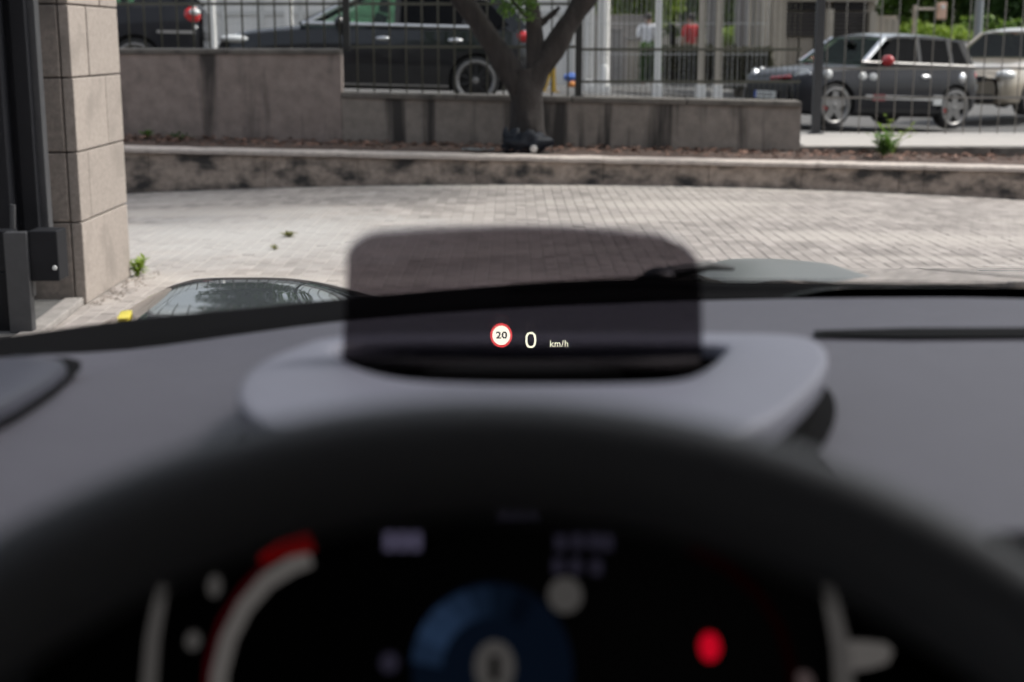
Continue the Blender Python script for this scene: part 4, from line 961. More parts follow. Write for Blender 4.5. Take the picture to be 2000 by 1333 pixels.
far_tree(1945, 50, 1.2, (1.9, .8, 1.2), 2800, M['leaf_far'], 'mid green shrub right of the lamp post', .12, seed=12, name='shrub')
far_tree(1425, 44, 1.2, (.8, .6, .7), 900, M['leaf_bright'], 'small lime green shrub between the pale posts and grey column', .1, seed=13, name='shrub')
lp = empty('lamp_post', (bx(1907, 38), 38, -.3)); tag(lp, 'thick grey lamp post in front of the trees, right of the hatchback', 'lamp post')
MB().lathe([(0, .13), (.4, .12), (7, .085)], 18, 0, Matrix.Rotation(R(90), 4, 'X')).build('pole', M['grey_pole'], lp, smooth=True)
MB().box((-.16, -.16, 0), (.16, .16, .05)).build('base_plate', M['grey_pole'], lp); MB().bar((0, 0, 6.9), (0, -1.3, 7.2), .07, .07, ref=Vector((1, 0, 0))).build('arm', M['grey_pole'], lp); MB().blob((0, -1.5, 7.2), (.14, .35, .07), 2, rough=0).build('lamp_head', M['grey_pole'], lp, smooth='all')
Yc = 40; u = Yc / FPX
sg = empty('signal_post', (bx(1782, Yc), Yc, -.3)); tag(sg, 'thin pale post with an arm carrying a small pale orange box', 'signal')
MB().tube([(0, 0, 0), (0, 0, bz(10, Yc) + .3)], .05, 10).build('pole', M['beige_conc'], sg, smooth=True); MB().tube([(-.02, 0, bz(18, Yc) + .3), (46 * u, 0, bz(18, Yc) + .3)], .035, 8).build('arm', M['beige_conc'], sg, smooth=True)
MB().box((44 * u, -.12, bz(38, Yc) + .3), (59 * u, .12, bz(5, Yc) + .3)).build('signal_box', M['sign_orange'], sg, bevel=.03); MB().lathe([(-.02, .001), (-.02, 4 * u), (.03, 4.5 * u)], 14, 0, Matrix.Translation((51.5 * u, -.12, bz(14, Yc) + .3))).build('lens', M['plate'], sg)
r_ = slab('low_white_wall', 1855, 1890, 83, 96, 45, .3, M['white_paint'], 'short white wall glimpsed behind the rear of the hatchback', 'wall')

# =================================================================== OUR CAR
car = empty('car', (.35, .6, 0)); tag(car, 'black car seen from its driving seat, with grey dashboard and tinted display glass', 'car')
co = Vector(car.location)
class CB(MB):
    def build(s, name, mats, parent=None, **k):
        par = parent or car
        s.v = [tuple(Vector(v) - co) for v in s.v]; return MB.build(s, name, mats, par, **k)

# ---- bonnet
def bon_z(x, y):
    z = .925 - .135 * (y - 1.3)
    z += .042 * math.exp(-abs((x + .37) / .17) ** 3.2 - ((y - 1.93) / .26) ** 2)
    z += .042 * math.exp(-abs((x - 1.07) / .17) ** 3.2 - ((y - 1.93) / .26) ** 2)
    z += .054 * sstep(.06, .30, x) * (1 - sstep(.72, .95, x)) * (1 - .4 * sstep(1.95, 2.4, y))
    z -= .30 * sstep(2.15, 2.62, y) ** 2 * .9
    e = max(0, abs(x - .35) - .78); z -= 1.3 * e * e * 4
    return z
rows = []; NX, NY = 90, 56
for j in range(NY + 1):
    y = lerp(1.22, 2.6, j / NY); rows.append([(lerp(-.53, 1.23, i / NX), y, bon_z(lerp(-.53, 1.23, i / NX), y)) for i in range(NX + 1)])
mb = CB(); mb.grid(rows)
for r in (0, -1): mb.grid([[row[r] for row in rows], [(row[r][0], row[r][1], .45) for row in rows]])
mb.grid([rows[-1], [(p[0], p[1], .45) for p in rows[-1]]])
bonnet = mb.build('bonnet', M['bonnet'], smooth='all', fix=True)
bonnet['label'] = 'glossy black bonnet reflecting sky and trees'
# scoop
rows = []
for j in range(15):
    t = j / 14; y = lerp(1.52, 1.98, t); row = []
    for i in range(21):
        s = i / 20 * 2 - 1; hw = .088 - .012 * t; x = .325 + s * hw
        h = .021 * (1 - abs(s) ** 4) * .8 * min(1, (1 - t) * 6 + .05) * sstep(0, .45, t + .05)
        row.append((x, y, bon_z(x, y) + h - .002))
    rows.append(row)
mb = CB(); mb.grid(rows); mb.build('bonnet_scoop', M['scoop'], smooth='all', fix=False)
# yellow reflection painted as a patch on the wing, shut line and lamp trim
def on_bonnet(name, quad, m, lift=.003, n=6):
    rows = []
    for j in range(n + 1):
        a = Vector(quad[0]).lerp(Vector(quad[3]), j / n); b = Vector(quad[1]).lerp(Vector(quad[2]), j / n)
        rows.append([(p.x, p.y, bon_z(p.x, p.y) + lift) for p in (a.lerp(b, i / n) for i in range(n + 1))])
    mb = CB(); mb.grid(rows); mb.grid([[(x, y, z - lift * .9) for x, y, z in r] for r in rows]); return mb.build(name, m, smooth='all', fix=False)
def bhit(px_, py_):
    d = ray(px_, py_); y = 1.24
    while y < 2.5:
        q = Vector((0, 0, CAMZ)) + d * (y / d.y)
        if q.z < bon_z(q.x, q.y): return (q.x, q.y)
        y += .003
    return (q.x, q.y)
on_bonnet('yellow_reflection', [bhit(229, 629), bhit(252, 627), bhit(259, 612), bhit(236, 614)], M['reflected_yellow'])
on_bonnet('shut_line', [(.553, 1.3), (.558, 1.3), (.575, 2.2), (.570, 2.2)], M['black_trim'], .0015)
on_bonnet('headlamp_rim', [(.655, 1.97), (.80, 1.93), (.80, 1.96), (.66, 2.0)], M['chrome'], .004)
for s, cx in ((-1, -.36), (1, 1.06)):
    MB.blob  # headlamps at the bonnet front
    mb = CB(); mb.blob((cx, 2.53, .55), (.105, .09, .105), 3, rough=0); mb.build('headlight', M['clear_lens'], smooth='all')
mb = CB(); mb.box((-.2, 2.5, .34), (.9, 2.63, .52)); mb.build('front_bumper', M['bonnet'], bevel=.03)
mb = CB(); mb.box((-.5, 1.25, .2), (-.46, 2.45, .60)); mb.box((1.16, 1.25, .2), (1.2, 2.45, .60)); mb.build('wing', M['bonnet'])

# ---- cowl, windscreen, shell
up = [(-260, 690, .93), (0, 661, 1.0), (250, 628, 1.10), (500, 604, 1.17), (690, 585, 1.205), (1000, 559, 1.25), (1250, 547, 1.262), (1400, 553, 1.265), (1700, 556, 1.265), (2000, 563, 1.255), (2500, 590, 1.2), (3000, 625, 1.12), (3500, 665, 1.02)]
lo = [(-260, 722, .90), (0, 698, .955), (250, 684, 1.04), (500, 650, 1.10), (690, 626, 1.14), (1000, 603, 1.185), (1250, 592, 1.20), (1400, 587, 1.205), (1700, 582, 1.205), (2000, 584, 1.195), (2500, 605, 1.14), (3000, 640, 1.06), (3500, 690, .96)]
def dense(t, n=6):
    out = []
    for i in range(len(t) - 1):
        p0 = t[max(i - 1, 0)]; p1 = t[i]; p2 = t[i + 1]; p3 = t[min(i + 2, len(t) - 1)]
        for k in range(n):
            u = k / n; out.append(tuple(.5 * (2 * b + (c - a) * u + (2 * a - 5 * b + 4 * c - d) * u * u + (3 * b - a - 3 * c + d) * u ** 3) for a, b, c, d in zip(p0, p1, p2, p3)))
    out.append(t[-1]); return out
U = [P(a, b, y) for a, b, y in dense(up)]; LO = [P(a, b, y) for a, b, y in dense(lo)]
for U_ in U: U_.x = max(-.5, min(1.2, U_.x))
for U_ in LO: U_.x = max(-.49, min(1.19, U_.x))
mb = CB(); mb.grid([[(p.x, p.y + .09, p.z - .05) for p in U], [(p.x, p.y + .02, p.z - .002) for p in U], U, [(p.x, p.y - .02, p.z - .008) for p in U], LO, [(p.x, p.y, p.z - .08) for p in LO]])
mb.build('screen_cowl', M['slot'], smooth='all', fix=True)
# windscreen glass
HEAD_Y, HEAD_Z = .46, 1.46
rows = []
for j in range(9):
    t = j / 8; rows.append([Vector((lerp(p.x, .35 + (p.x - .35) * .86, t), lerp(p.y + .004, HEAD_Y - .10 * ((p.x - .35) / .85) ** 2, t), lerp(p.z + .004, HEAD_Z - .03 * ((p.x - .35) / .85) ** 2, t) + .03 * math.sin(math.pi * t))) for p in U])
mb = CB(); mb.grid(rows); ws = mb.build('windscreen', M['screen_glass'], smooth='all', fix=False)
HEAD = rows[-1]
# dotted edge print on the glass
mb = CB()
for i in range(230):
    f = 30 + 42 * i / 230; a = U[int(f)].lerp(U[int(f) + 1], f - int(f))
    b_ = rows[1][int(f)].lerp(rows[1][int(f) + 1], f - int(f)); dv = (b_ - a).normalized()
    for k, rad in ((0, .0021), (1, .0016)):
        c = a + dv * (.004 + .0055 * k) + Vector((.0, -.003, -.001)); 
        mb.add([c + Vector((math.cos(q) * rad, 0, 0)) + dv * math.sin(q) * rad for q in [2 * math.pi * z / 8 for z in range(8)]], [tuple(range(8))])
o = mb.build('dot_print', M['black_trim'], ws, fix=False); o['kind'] = 'stuff'
# wipers
mb = CB(); mb.tube([P(1245, 549, 1.30), P(1290, 537, 1.31), P(1385, 519, 1.33), P(1432, 525, 1.36)], [.004, .007, .005, .002], 8); w_ = mb.build('wiper', M['black_trim'], smooth='all')
mb = CB(); mb.blob(P(1288, 542, 1.30), (.016, .02, .010), 2, rough=.1); mb.build('wiper_pivot', M['black_trim'], w_, smooth='all')
# roof, pillars, doors, floor
mb = CB(); mb.grid([[(p.x, p.y, p.z + .02) for p in HEAD], [(p.x, p.y - .3, p.z + .06) for p in HEAD], [(p.x, -1.7, 1.46) for p in HEAD]]); mb.grid([[(p.x, p.y, p.z - .01) for p in HEAD], [(p.x, p.y - .3, p.z + .02) for p in HEAD], [(p.x, -1.7, 1.43) for p in HEAD]]); mb.build('roof', M['headlining'], fix=False)
for s, k in ((-1, 0), (1, -1)):
    mb = CB(); mb.bar(U[k] + Vector((0, 0, -.05)), HEAD[k], .07, .09); mb.build('windscreen_pillar', M['headlining'], bevel=.015)
    x = -.5 if s < 0 else 1.2
    mb = CB(); mb.box((x - .05, -1.7, .25), (x + .05, .86, .97)); mb.build('door', M['cabin'], bevel=.03)
    mb = CB(); mb.box((x * .98 - .03, -.35, .97), (x * .98 + .03, -.2, 1.45)); mb.build('door_pillar', M['headlining'])
    mb = CB(); mb.box((x * .98 - .004, -.2, .97), (x * .98 + .004, .5, 1.42)); mb.build('side_window', M['screen_glass'])
mb = CB(); mb.box((-.5, -1.7, .2), (1.2, 1.2, .25)); mb.build('floor', M['cabin'])
mb = CB(); mb.box((-.5, -1.75, .2), (1.2, -1.68, 1.46)); mb.build('rear_bulkhead', M['cabin'])
mb = CB(); mb.box((-.5, 1.20, .2), (1.2, 1.235, .86)); mb.build('firewall', M['cabin'])

# ---- dashboard
def dash_z(x, y): return 1.052 - .064 * y
mb = CB()
def far_edge(x):
    best = None
    for a, b in zip(LO, LO[1:]):
        if a.x <= x <= b.x or b.x <= x <= a.x:
            t = (x - a.x) / (b.x - a.x) if abs(b.x - a.x) > 1e-6 else 0; return a.lerp(b, t)
    return LO[0] if x < LO[0].x else LO[-1]
def dash_patch(x0, x1, y0, nx, ny, roll=True):
    rows = []
    for j in range(-5 if roll else 0, ny + 1):
        row = []
        for i in range(nx + 1):
            x = lerp(x0, x1, i / nx); fe = far_edge(x)
            if j < 0:
                a = (-j) / 5 * R(90); row.append((x, y0 - .035 * math.sin(a), dash_z(x, y0) - .035 * (1 - math.cos(a))))
            else:
                t = j / ny; y = lerp(y0, fe.y, t); z = lerp(dash_z(x, y), fe.z, sstep(.55, 1, t)); row.append((x, y, z))
        rows.append(row)
    return rows
XL, XC0, XC1, XR = -.45, -.125, .145, 1.15
mb.grid(dash_patch(XL, XC0, .475, 14, 22, False)); mb.grid(dash_patch(XC1, XR, .475, 40, 22, False)); mb.grid(dash_patch(XC0, XC1, .81, 14, 12, False))
dash = mb.build('dashboard', M['dash'], smooth='all', fix=False)
for x0, x1 in ((XL, XC0 - .1), (XC1 + .1, XR)):
    mb = CB(); mb.box((x0, .46, .27), (x1, .482, dash_z(0, .475) - .0015)); mb.build('lower_fascia', M['slot'], dash, bevel=.004)
mb = CB(); mb.box((-.44, .62, .27), (1.14, 1.15, .79)); mb.build('dashboard_core', M['slot'], dash)
dash['label'] = 'soft grey dashboard top below the windscreen'
# long seam at the right
mb = CB(); rows = []
for i in range(25):
    px_ = lerp(1590, 2700, i / 24); t = .5 + .5 * min(1, i / 4)
    row = []
    for yy_, dz in ((645, .0025), (648, .0008), (654, -.004), (660, .0008), (663, .0025)):
        c = 654 + (yy_ - 654) * t - .010 * (px_ - 1600) * (0 if px_ < 1600 else .3); d = ray(px_, c); s_ = (1.052 - CAMZ) / (d.z + .064 * d.y); q = Vector((0, 0, CAMZ)) + d * s_; row.append(q + Vector((0, 0, .0012 + dz * .15)))
    rows.append(row)
mb.grid(rows); mb.build('dashboard_groove', M['slot'], dash, smooth='all', fix=False)
# corner trim at the left
def dpt(px_, py_, lift=0):
    d = ray(px_, py_); s_ = (1.052 + lift - CAMZ) / (d.z + .064 * d.y); return Vector((0, 0, CAMZ)) + d * s_
ed = [dpt(x, y, .010) for x, y in ((40, 699), (84, 699), (114, 702), (130, 709), (128, 721), (108, 740), (78, 760), (36, 786), (-20, 815), (-90, 848))]
ic = [dpt(x, y, .016) for x, y in ((10, 702), (30, 703), (46, 706), (56, 711), (56, 718), (44, 732), (22, 750), (-14, 772), (-60, 796), (-120, 825))]
lf = [dpt(x, y, .014) for x, y in ((-60, 703), (-70, 706), (-80, 710), (-90, 716), (-100, 724), (-110, 738), (-130, 756), (-150, 776), (-170, 798), (-190, 825))]
mb = CB(); mb.grid([[p + Vector((-.004, -.002, -.03)) for p in ed], [p + Vector((0, 0, -.004)) for p in ed]]); mb.build('trim_edge', M['slot'], dash, smooth='all', fix=False)
mb = CB(); mb.grid([[p + Vector((0, 0, -.004)) for p in ed], [p + Vector((-.001, 0, -.001)) for p in ed], [a.lerp(b, .12) + Vector((0, 0, .001)) for a, b in zip(ed, ic)], [a.lerp(b, .5) + Vector((0, 0, .001)) for a, b in zip(ed, ic)], ic, lf]); mb.build('corner_trim', M['trim_blue'], dash, smooth='all', fix=False)
gp_ = [dpt(x, y, .001) for x, y in ((40, 697), (90, 697), (134, 699), (158, 706), (158, 722), (136, 746), (102, 770), (58, 798), (0, 830), (-70, 866))]
mb = CB(); mb.grid([gp_, [p + Vector((0, 0, -.009)) for p in ed]]); mb.build('trim_gap', M['slot'], dash, smooth='all', fix=False)

# ---- display surround (bezel) with its slot
def bez(px_, py_, dz=0):
    d = ray(px_, py_); s_ = (1.099 + dz - CAMZ) / (d.z + .087 * d.y); return Vector((0, 0, CAMZ)) + d * s_
outer_px = [(650, 652), (560, 684), (492, 715), (458, 762), (472, 805), (530, 838), (700, 862), (1000, 870), (1300, 862), (1470, 846), (1568, 775), (1622, 712), (1612, 672), (1560, 652), (1400, 650), (1000, 650)]
slot_px = [(632, 668), (655, 694), (700, 722), (800, 745), (1000, 750), (1250, 749), (1345, 741), (1395, 712), (1430, 676), (1400, 670), (1000, 668)]
OUT = smooth_closed([bez(*q) for q in outer_px], 3); SLT = smooth_closed([bez(*q) for q in slot_px], 3)
cen = bez(1025, 706)
def polar(loop, n=144, sx=3.2):
    res = []
    for k in range(n):
        a = 2 * math.pi * k / n; d = Vector((math.cos(a) * sx, math.sin(a))); best = None
        for p, q in zip(loop, loop[1:] + loop[:1]):
            e = (q - p); den = d.x * e.y - d.y * e.x
            if abs(den) < 1e-12: continue
            w0 = Vector((p.x - cen.x, p.y - cen.y)); t = (w0.x * e.y - w0.y * e.x) / den; u_ = (w0.x * d.y - w0.y * d.x) / den
            if t > 0 and -1e-6 <= u_ <= 1 + 1e-6 and (best is None or t > best[0]): best = (t, p.lerp(q, u_))
        res.append(best[1].copy())
    return res
po_, ps_ = polar(OUT), polar(SLT)
def lv(loop, dz, toward=None, k=0): return [(p.lerp(toward[i], k) if toward else p) + Vector((0, 0, dz)) for i, p in enumerate(loop)]
cc = [Vector((cen.x, cen.y, p.z)) for p in po_]
def fd(ls): return [Vector((p.x, p.y, max(p.z, o_p.z - lerp(.016, .07, sstep(.53, .60, o_p.y))))) for p, o_p in zip(ls, po_)]
rows = [fd(lv(po_, -.06, cc, .06)), fd(lv(po_, -.03, cc, .05)), lv(po_, -.012, cc, .006), lv(po_, -.005, cc, .0), lv(po_, -.001, cc, .003), lv(po_, 0, cc, .009)]
for k in (.05, .12, .3, .5, .75, .93): rows.append([a.lerp(b, k) + Vector((0, 0, .0012 * math.sin(math.pi * k))) for a, b in zip(rows[5], ps_)])
rows += [lv(ps_, -.0005), lv(ps_, -.003, cc, .012), lv(ps_, -.008, cc, .018)]
skirt_rows = rows[:3]; rows = rows[2:]
mb = CB(); mb.grid(rows, closed=True); bezel = mb.build('display_surround', M['bezel'], smooth='all', fix=False)
mb = CB(); mb.grid(skirt_rows, closed=True); mb.build('surround_skirt', M['slot'], bezel, smooth='all', fix=False)  # skirt made black, so the undercut's shade sits in its colour
bezel['label'] = 'raised blue-grey surround with a slot for the display glass'
mb = CB(); mb.grid([lv(ps_, -.006, cc, .006), lv(ps_, -.022, cc, -.02), lv(ps_, -.06, cc, -.05), lv(ps_, -.19, cc, -.05)], closed=True); mb.build('slot_wall', M['slot'], bezel, smooth='all', fix=False)
mb = CB(); mb.box((-.16, .56, .80), (.19, .86, .815)); mb.build('slot_floor', M['slot'], bezel)
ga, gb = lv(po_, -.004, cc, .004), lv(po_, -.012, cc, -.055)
mb = CB(); mb.grid([ga, gb], closed=True); mb.f = [f for f in mb.f if max(mb.v[i][1] + co.y for i in f) < .715]; mb.mi = [0] * len(mb.f); mb.build('surround_gap_shade', M['slot'], bezel, smooth='all', fix=False)  # black strip painting the shadow gap along the surround's edge
# black strip painting in the shadow where the surround meets the dashboard
mb = CB(); mb.grid([[Vector((p.x, p.y, dash_z(p.x, p.y) + .0012)) for p in lv(po_, 0, cc, -.035)], [Vector((p.x, p.y, dash_z(p.x, p.y) + .0012)) for p in lv(po_, 0, cc, .10)]], closed=True); mb.f = [f for f in mb.f if min(mb.v[i][1] for i in f) > .56]; mb.mi = [0] * len(mb.f); mb.build('surround_shadow_strip', M['slot'], bezel, fix=False)
mb = CB(); mb.tube([P(x, y, .765) for x, y in ((690, 716), (850, 722), (1030, 724), (1210, 722), (1366, 716))], .006, 8); mb.build('glass_carrier', M['tray'], bezel, smooth='all')

# ---- the combiner glass: a toric mirror that throws the readout 1.85 m out
M0 = P(1020, 662, .755)
d0 = (M0 - Vector((0, 0, CAMZ))).normalized()
AA = R(62); rdir = Vector((0, -math.cos(AA), -math.sin(AA)))
gn = (rdir - d0).normalized(); gn = Vector((0, gn.y, gn.z)).normalized()
GU, GV = Vector((1, 0, 0)), gn.cross(Vector((1, 0, 0))).normalized()
if GV.z < 0: GV = -GV
SOBJ, SIMG = .20, 2.2
fl = 1 / (1 / SOBJ - 1 / SIMG); ci = -d0.dot(gn)
RT, RS = 2 * fl / ci, 2 * fl * ci
def gsurf(u, v): return M0 + GU * u + GV * v + gn * (u * u / (2 * RS) + v * v / (2 * RT))
def gnorm(u, v): return (gn - GU * (u / RS) - GV * (v / RT)).normalized()
def ghit(px_, py_):
    d = ray(px_, py_).normalized(); o = Vector((0, 0, CAMZ)); t = (M0 - o).dot(gn) / d.dot(gn)
    for _ in range(12):
        q = o + d * t - M0; u, v = q.dot(GU), q.dot(GV); h = q.dot(gn) - (u * u / (2 * RS) + v * v / (2 * RT)); t -= h / d.dot(gnorm(u, v))
    q = o + d * t - M0; return q.dot(GU), q.dot(GV), d
# outline: left/right/top edges from the photograph, measured on the glass itself
top_px = [(690, 478), (720, 462), (780, 452), (900, 445), (1020, 443), (1140, 447), (1250, 456), (1310, 468), (1348, 490)]
rows = []; NV, NU = 44, 60
uL = [(ghit(668, 735)[1], ghit(668, 735)[0]), (ghit(674, 600)[1], ghit(674, 600)[0]), (ghit(678, 520)[1], ghit(678, 520)[0])]
uR = [(ghit(1372, 735)[1], ghit(1372, 735)[0]), (ghit(1370, 600)[1], ghit(1370, 600)[0]), (ghit(1368, 520)[1], ghit(1368, 520)[0])]
v0 = ghit(1020, 738)[1]; vt = [(ghit(a, b)[0], ghit(a, b)[1]) for a, b in top_px]
def corner(v, vmax, r=.022):
    e = vmax - v
    return r - math.sqrt(max(0, r * r - (r - e) ** 2)) if e < r else 0
vmaxL, vmaxR, vmid = vt[2][1], vt[6][1], vt[4][1]
for j in range(NV + 1):
    row = []
    for i in range(NU + 1):
        s = i / NU; vm = interp(vt, lerp(uL[-1][1], uR[-1][1], s))[0] if 0 < s < 1 else (vt[0][1] if s == 0 else vt[-1][1])
        vmx = vmid - (vmid - lerp(vmaxL, vmaxR, s)) * min(1.0, abs(2 * s - 1) / .62) ** 2.2
        v = lerp(v0, 1, j / NV) if False else v0 + (vmx - v0) * (1 - (1 - j / NV) ** 1.3)
        l = interp(uL, v)[0] + corner(v, vmx, .017); r_ = interp(uR, v)[0] - corner(v, vmx, .024)
        row.append((lerp(l, r_, s), v))
    rows.append(row)
hud = None
cm_ = bpy.data.materials.new('display_glass_coating'); cm_.use_nodes = True; t_ = cm_.node_tree; t_.nodes.clear()
o_n = t_.nodes.new('ShaderNodeOutputMaterial'); mx_ = t_.nodes.new('ShaderNodeMixShader'); trn = t_.nodes.new('ShaderNodeBsdfTransparent'); gln = t_.nodes.new('ShaderNodeBsdfGlossy')
trn.inputs[0].default_value = (.142, .128, .142, 1); gln.inputs['Roughness'].default_value = 0; mx_.inputs[0].default_value = .06
t_.links.new(trn.outputs[0], mx_.inputs[1]); t_.links.new(gln.outputs[0], mx_.inputs[2]); t_.links.new(mx_.outputs[0], o_n.inputs[0])
mb = CB(); front = [[gsurf(u, v) for u, v in r] for r in rows]; mb.grid(front)
hud = mb.build('display_glass', cm_, smooth='all', fix=False)
hud['label'] = 'tinted display glass showing a 20 limit sign and 0 km/h'
TH = .0026
back = [[gsurf(u, v) - gnorm(u, v) * TH for u, v in r] for r in rows]
mb = CB(); mb.grid(back); mb.build('rear_face', glass_mat('rear_glass_face', (.98, .98, .98), .02, False), hud, smooth='all', fix=False)
loopf = [r[0] for r in front] + front[-1][1:-1] + [r[-1] for r in front[::-1]]; loopb = [r[0] for r in back] + back[-1][1:-1] + [r[-1] for r in back[::-1]]
mb = CB(); mb.grid([loopf, loopb]); mb.build('polished_edge', glass_mat('polished_glass_edge', (.45, .45, .5), .04, False, .3), hud, smooth='all', fix=False)

# the lit readout at the bottom of the slot, seen only through the glass
DC = M0 + rdir * SOBJ
def to_disp(px_, py_, lift=0):
    u, v, d = ghit(px_, py_); n = gnorm(u, v); q = gsurf(u, v); r = d - n * (2 * d.dot(n)); t = (DC - rdir * lift - q).dot(rdir) / r.dot(rdir); return q + r * t
EW = 13.2
m_w = emit_mat('readout_white', (.95, .93, .70), EW); m_w2 = emit_mat('readout_sign_white', (.95, .90, .74), EW); m_r = emit_mat('readout_red', (.62, .045, .045), EW)
ro = CB(); ro.box(DC - Vector((.05, .004, .004)), DC + Vector((.05, .004, -.001)))
proj_ = ro.build('readout_panel', M['slot'], bezel)
def rd_disc(name, cx, cy, rx, ry, m, lift, hole=0):
    mb = CB(); n = 48; o_ = [to_disp(cx + rx * math.cos(2 * math.pi * k / n), cy + ry * math.sin(2 * math.pi * k / n), lift) for k in range(n)]
    if hole:
        i_ = [to_disp(cx + rx * hole * math.cos(2 * math.pi * k / n), cy + ry * hole * math.sin(2 * math.pi * k / n), lift) for k in range(n)]; mb.grid([o_, i_], closed=True)
    else: mb.add(o_, [tuple(range(n))])
    return mb.build(name, m, proj_, fix=False)
def rd_text(name, txt, cx, cy, h, wx, m, lift, bold=0, spc=1.0):
    vs, fs = text_polys(txt, bold, spc); ys = [v.y for v in vs]; xs_ = [v.x for v in vs]; hh = max(ys) - min(ys); mx, my = (max(xs_) + min(xs_)) / 2, (max(ys) + min(ys)) / 2; ww = max(xs_) - min(xs_)
    mb = CB()
    for dx in (0,):
        mb.add([to_disp(cx + dx + (v.x - mx) * wx / ww, cy - (v.y - my) * h / hh, lift + .00002 * dx) for v in vs], fs)
    return mb.build(name, m, proj_, fix=False)
rd_disc('limit_sign_ring', 979, 655.5, 21.5, 23.5, m_r, .0005, .8)
rd_disc('limit_sign_face', 979, 655.5, 17.4, 19.0, m_w2, .0006)
rd_text('limit_number', '20', 979.5, 655, 14, 22, M['slot'], .0009, .025, 1.05)
o_n2 = 40
mb = CB(); n = 56
def sup(k, a, b, e=2.5):
    t = 2 * math.pi * k / n; c, s = math.cos(t), math.sin(t); return (math.copysign(abs(c) ** (2 / e), c) * a, math.copysign(abs(s) ** (2 / e), s) * b)
mb.grid([[to_disp(1036.8 + sup(k, 10.6, 15.6)[0], 664.5 + sup(k, 10.6, 15.6)[1], .0006) for k in range(n)], [to_disp(1036.8 + sup(k, 6.6, 11.7)[0], 664.5 + sup(k, 6.6, 11.7)[1], .0006) for k in range(n)]], closed=True)
mb.build('speed_digit', m_w, proj_, fix=False)
rd_text('unit_text', 'km/h', 1092, 671.5, 13.5, 35, m_w, .0006, .006, 1.12)

# ---- steering wheel
WR, WT, tube = .1715, R(44), .0135
wup = Vector((0, math.sin(WT), math.cos(WT))); ang = PITCH + math.atan((793 - 666.5) / FPX)
apex = Vector((-.0045, .32, CAMZ - math.tan(ang) * .32)); wc = apex - wup * (WR + tube); wn = wup.cross(Vector((1, 0, 0))).normalized(); wn = wn if wn.y < 0 else -wn
rows = []
for k in range(120):
    a = 2 * math.pi * k / 120; d = Vector((1, 0, 0)) * math.sin(a) + wup * math.cos(a)
    rows.append([wc + d * (WR + tube * math.cos(q)) + wn * tube * 1.15 * math.sin(q) for q in [2 * math.pi * z / 28 for z in range(28)]])
rows.append(rows[0]); mb = CB(); mb.grid(rows, closed=True); stw = mb.build('steering_wheel', M['leather'], smooth='all', fix=True)
stw['label'] = 'black leather steering wheel rim'
for d, l in ((Vector((1, 0, 0)), .13), (Vector((-1, 0, 0)), .13), (-wup, .12)):
    mb = CB(); mb.bar(wc + d * .04 - wn * .012, wc + d * (WR - .01), .05, .016, ref=wn); mb.build('spoke', M['leather'], stw, bevel=.005)
mb = CB(); mb.blob(wc - wn * .01, (.07, .06, .05), 3, rough=.02); mb.build('hub_pad', M['leather'], stw, smooth='all')

# ---- instrument cluster
CY = .565
def cl(px_, py_, d=0): return P(px_, py_, CY - d)
mb = CB(); clus = mb.poly([cl(*q) for q in ((60, 1140), (300, 1125), (430, 1012), (560, 978), (1440, 978), (1570, 1012), (1700, 1125), (1960, 1140), (1960, 1500), (60, 1500))], (0, .02, 0)).build('instrument_cluster', M['cluster_black']); clus['label'] = 'dark instrument panel with blurred lit symbols'
E_ = {}
def em(key, col, s):
    if key not in E_: E_[key] = emit_mat('lit_' + key, col, s)
    return E_[key]
def band(name, pts, m, d=.003):
    """strip through (px, py, half-width) points"""
    L_, R_ = [], []
    for i, (x, y, h) in enumerate(pts):
        x0, y0 = pts[max(i - 1, 0)][:2]; x1, y1 = pts[min(i + 1, len(pts) - 1)][:2]; t = Vector((x1 - x0, y1 - y0)).normalized(); n_ = Vector((-t.y, t.x))
        L_.append(cl(x + n_.x * h, y + n_.y * h, d)); R_.append(cl(x - n_.x * h, y - n_.y * h, d))
    mb = CB(); mb.grid([L_, R_]); mb.grid([[p + Vector((0, .002, 0)) for p in L_], [p + Vector((0, .002, 0)) for p in R_]]); return mb.build(name, m, clus, fix=False)
def disc(name, x, y, rx, ry, m, d=.003):
    mb = CB(); mb.poly([cl(x + rx * math.cos(2 * math.pi * k / 28), y + ry * math.sin(2 * math.pi * k / 28), d) for k in range(28)], (0, .002, 0)); return mb.build(name, m, clus, fix=False)
grey = em('grey', (.92, .86, .82), .047); grey2 = em('dim_grey', (.9, .85, .82), .029)
band('left_rim_bar', [(318, 1148, 10), (308, 1190, 12), (297, 1250, 13), (290, 1340, 14), (292, 1420, 14)], grey2)  # silver frame bars, no lamps: their sheen is put in as emission
band('right_rim_bar', [(1617, 1145, 13), (1630, 1200, 15), (1645, 1270, 18), (1650, 1340, 19), (1648, 1420, 19)], grey2)
band('rev_scale', [(606, 1094, 14), (570, 1106, 16), (520, 1137, 16), (477, 1187, 16), (445, 1250, 16), (427, 1320, 16), (423, 1400, 16)], grey)
band('rev_scale_edge', [(520, 1105, 6), (475, 1150, 6), (432, 1215, 6), (408, 1290, 6), (398, 1380, 6)], em('dim_red', (.7, .02, .05), 0.01714))
band('red_zone', [(510, 1098, 9), (550, 1077, 14), (608, 1062, 17)], em('red_zone', (.9, .005, .008), .055))
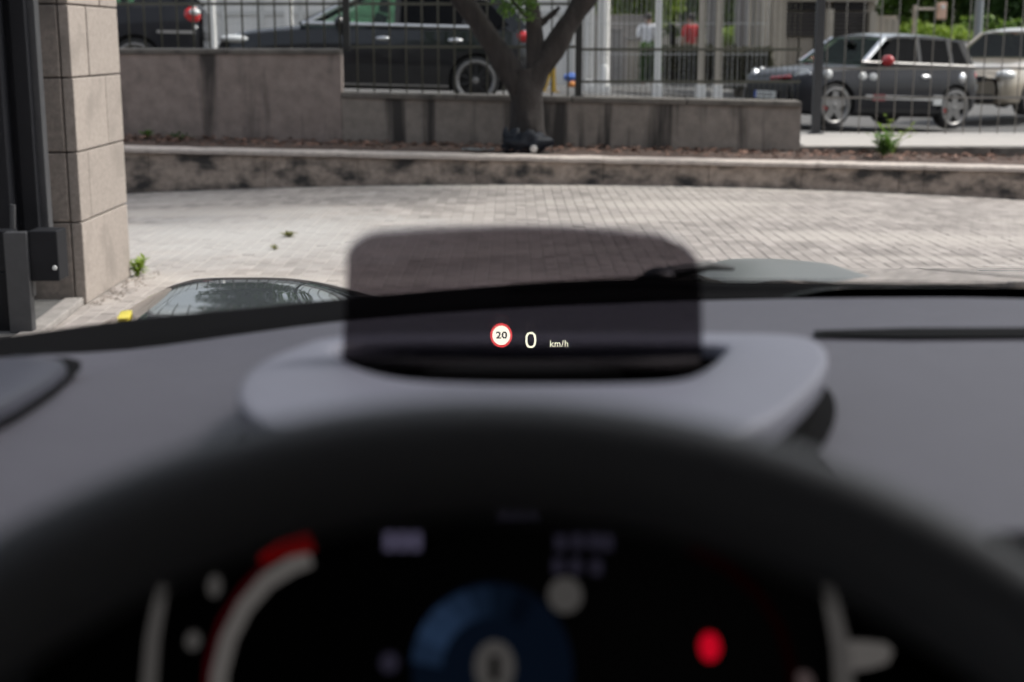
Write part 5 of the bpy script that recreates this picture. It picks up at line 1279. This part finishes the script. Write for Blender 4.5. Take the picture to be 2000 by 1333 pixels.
disc('warning_dot', 418, 1147, 13, 20, grey2); disc('warning_dot', 376, 1254, 14, 17, grey2)
lil = em('lilac', (.55, .5, .82), .06); lil2 = em('dim_lilac', (.5, .46, .75), .017)
for x in (760, 786, 812): band('readout_glyph', [(x, 1043, 9), (x, 1076, 9)], lil)
for x in (985, 1012, 1040): band('readout_glyph', [(x, 1000, 10), (x, 1022, 10)], lil2)
for x, y in ((1095, 1062), (1128, 1060), (1160, 1060), (1186, 1062), (1090, 1108), (1125, 1108), (1165, 1110)): band('readout_glyph', [(x, y - 13, 10), (x, y + 13, 10)], lil2)
disc('white_symbol', 1104, 1165, 33, 33, grey2); disc('dim_symbol', 760, 1297, 18, 18, lil2)
disc('blue_dial', 962, 1312, 158, 172, em('deep_blue', (.16, .32, .7), .006), .0012)
for k in range(7):
    a0, a1 = R(185 + 17 * k), R(185 + 17 * (k + 1)); w8 = [.035, .055, .05, .035, .02, .010, .005][k]
    band('blue_dial_arc', [(960 + 128 * math.cos(lerp(a0, a1, t)), 1310 + 128 * math.sin(lerp(a0, a1, t)) * 1.05, 30) for t in (0, .5, 1)], em('blue%d' % k, (.2, .4, .85), w8 * .6))
disc('dial_centre', 966, 1305, 40, 50, grey2); band('dial_digit', [(966, 1285, 9), (966, 1330, 9)], M['cluster_black'], .0055)
disc('red_warning_lamp', 1387, 1266, 20, 26, em('red_lamp', (1, .005, .03), .26))
band('fuel_flag', [(1655, 1284, 29), (1700, 1281, 25), (1726, 1278, 20), (1738, 1266, 9)], grey)
band('right_scale', [(1350, 1075, 10), (1420, 1110, 10), (1480, 1160, 9), (1525, 1230, 9), (1548, 1310, 9), (1552, 1400, 9)], em('faint_red', (.8, .02, .03), 0.0018))
disc('small_dot', 1570, 1335, 20, 20, em('faint_pink', (.8, .6, .6), 0.03429))
# centre screen edge at the right
mb = CB(); p0 = P(1915, 1030, .46); mb.box((p0.x, .45, .75), (p0.x + .24, .458, p0.z)); mb.build('centre_display', M['slot'], dash, bevel=.003)
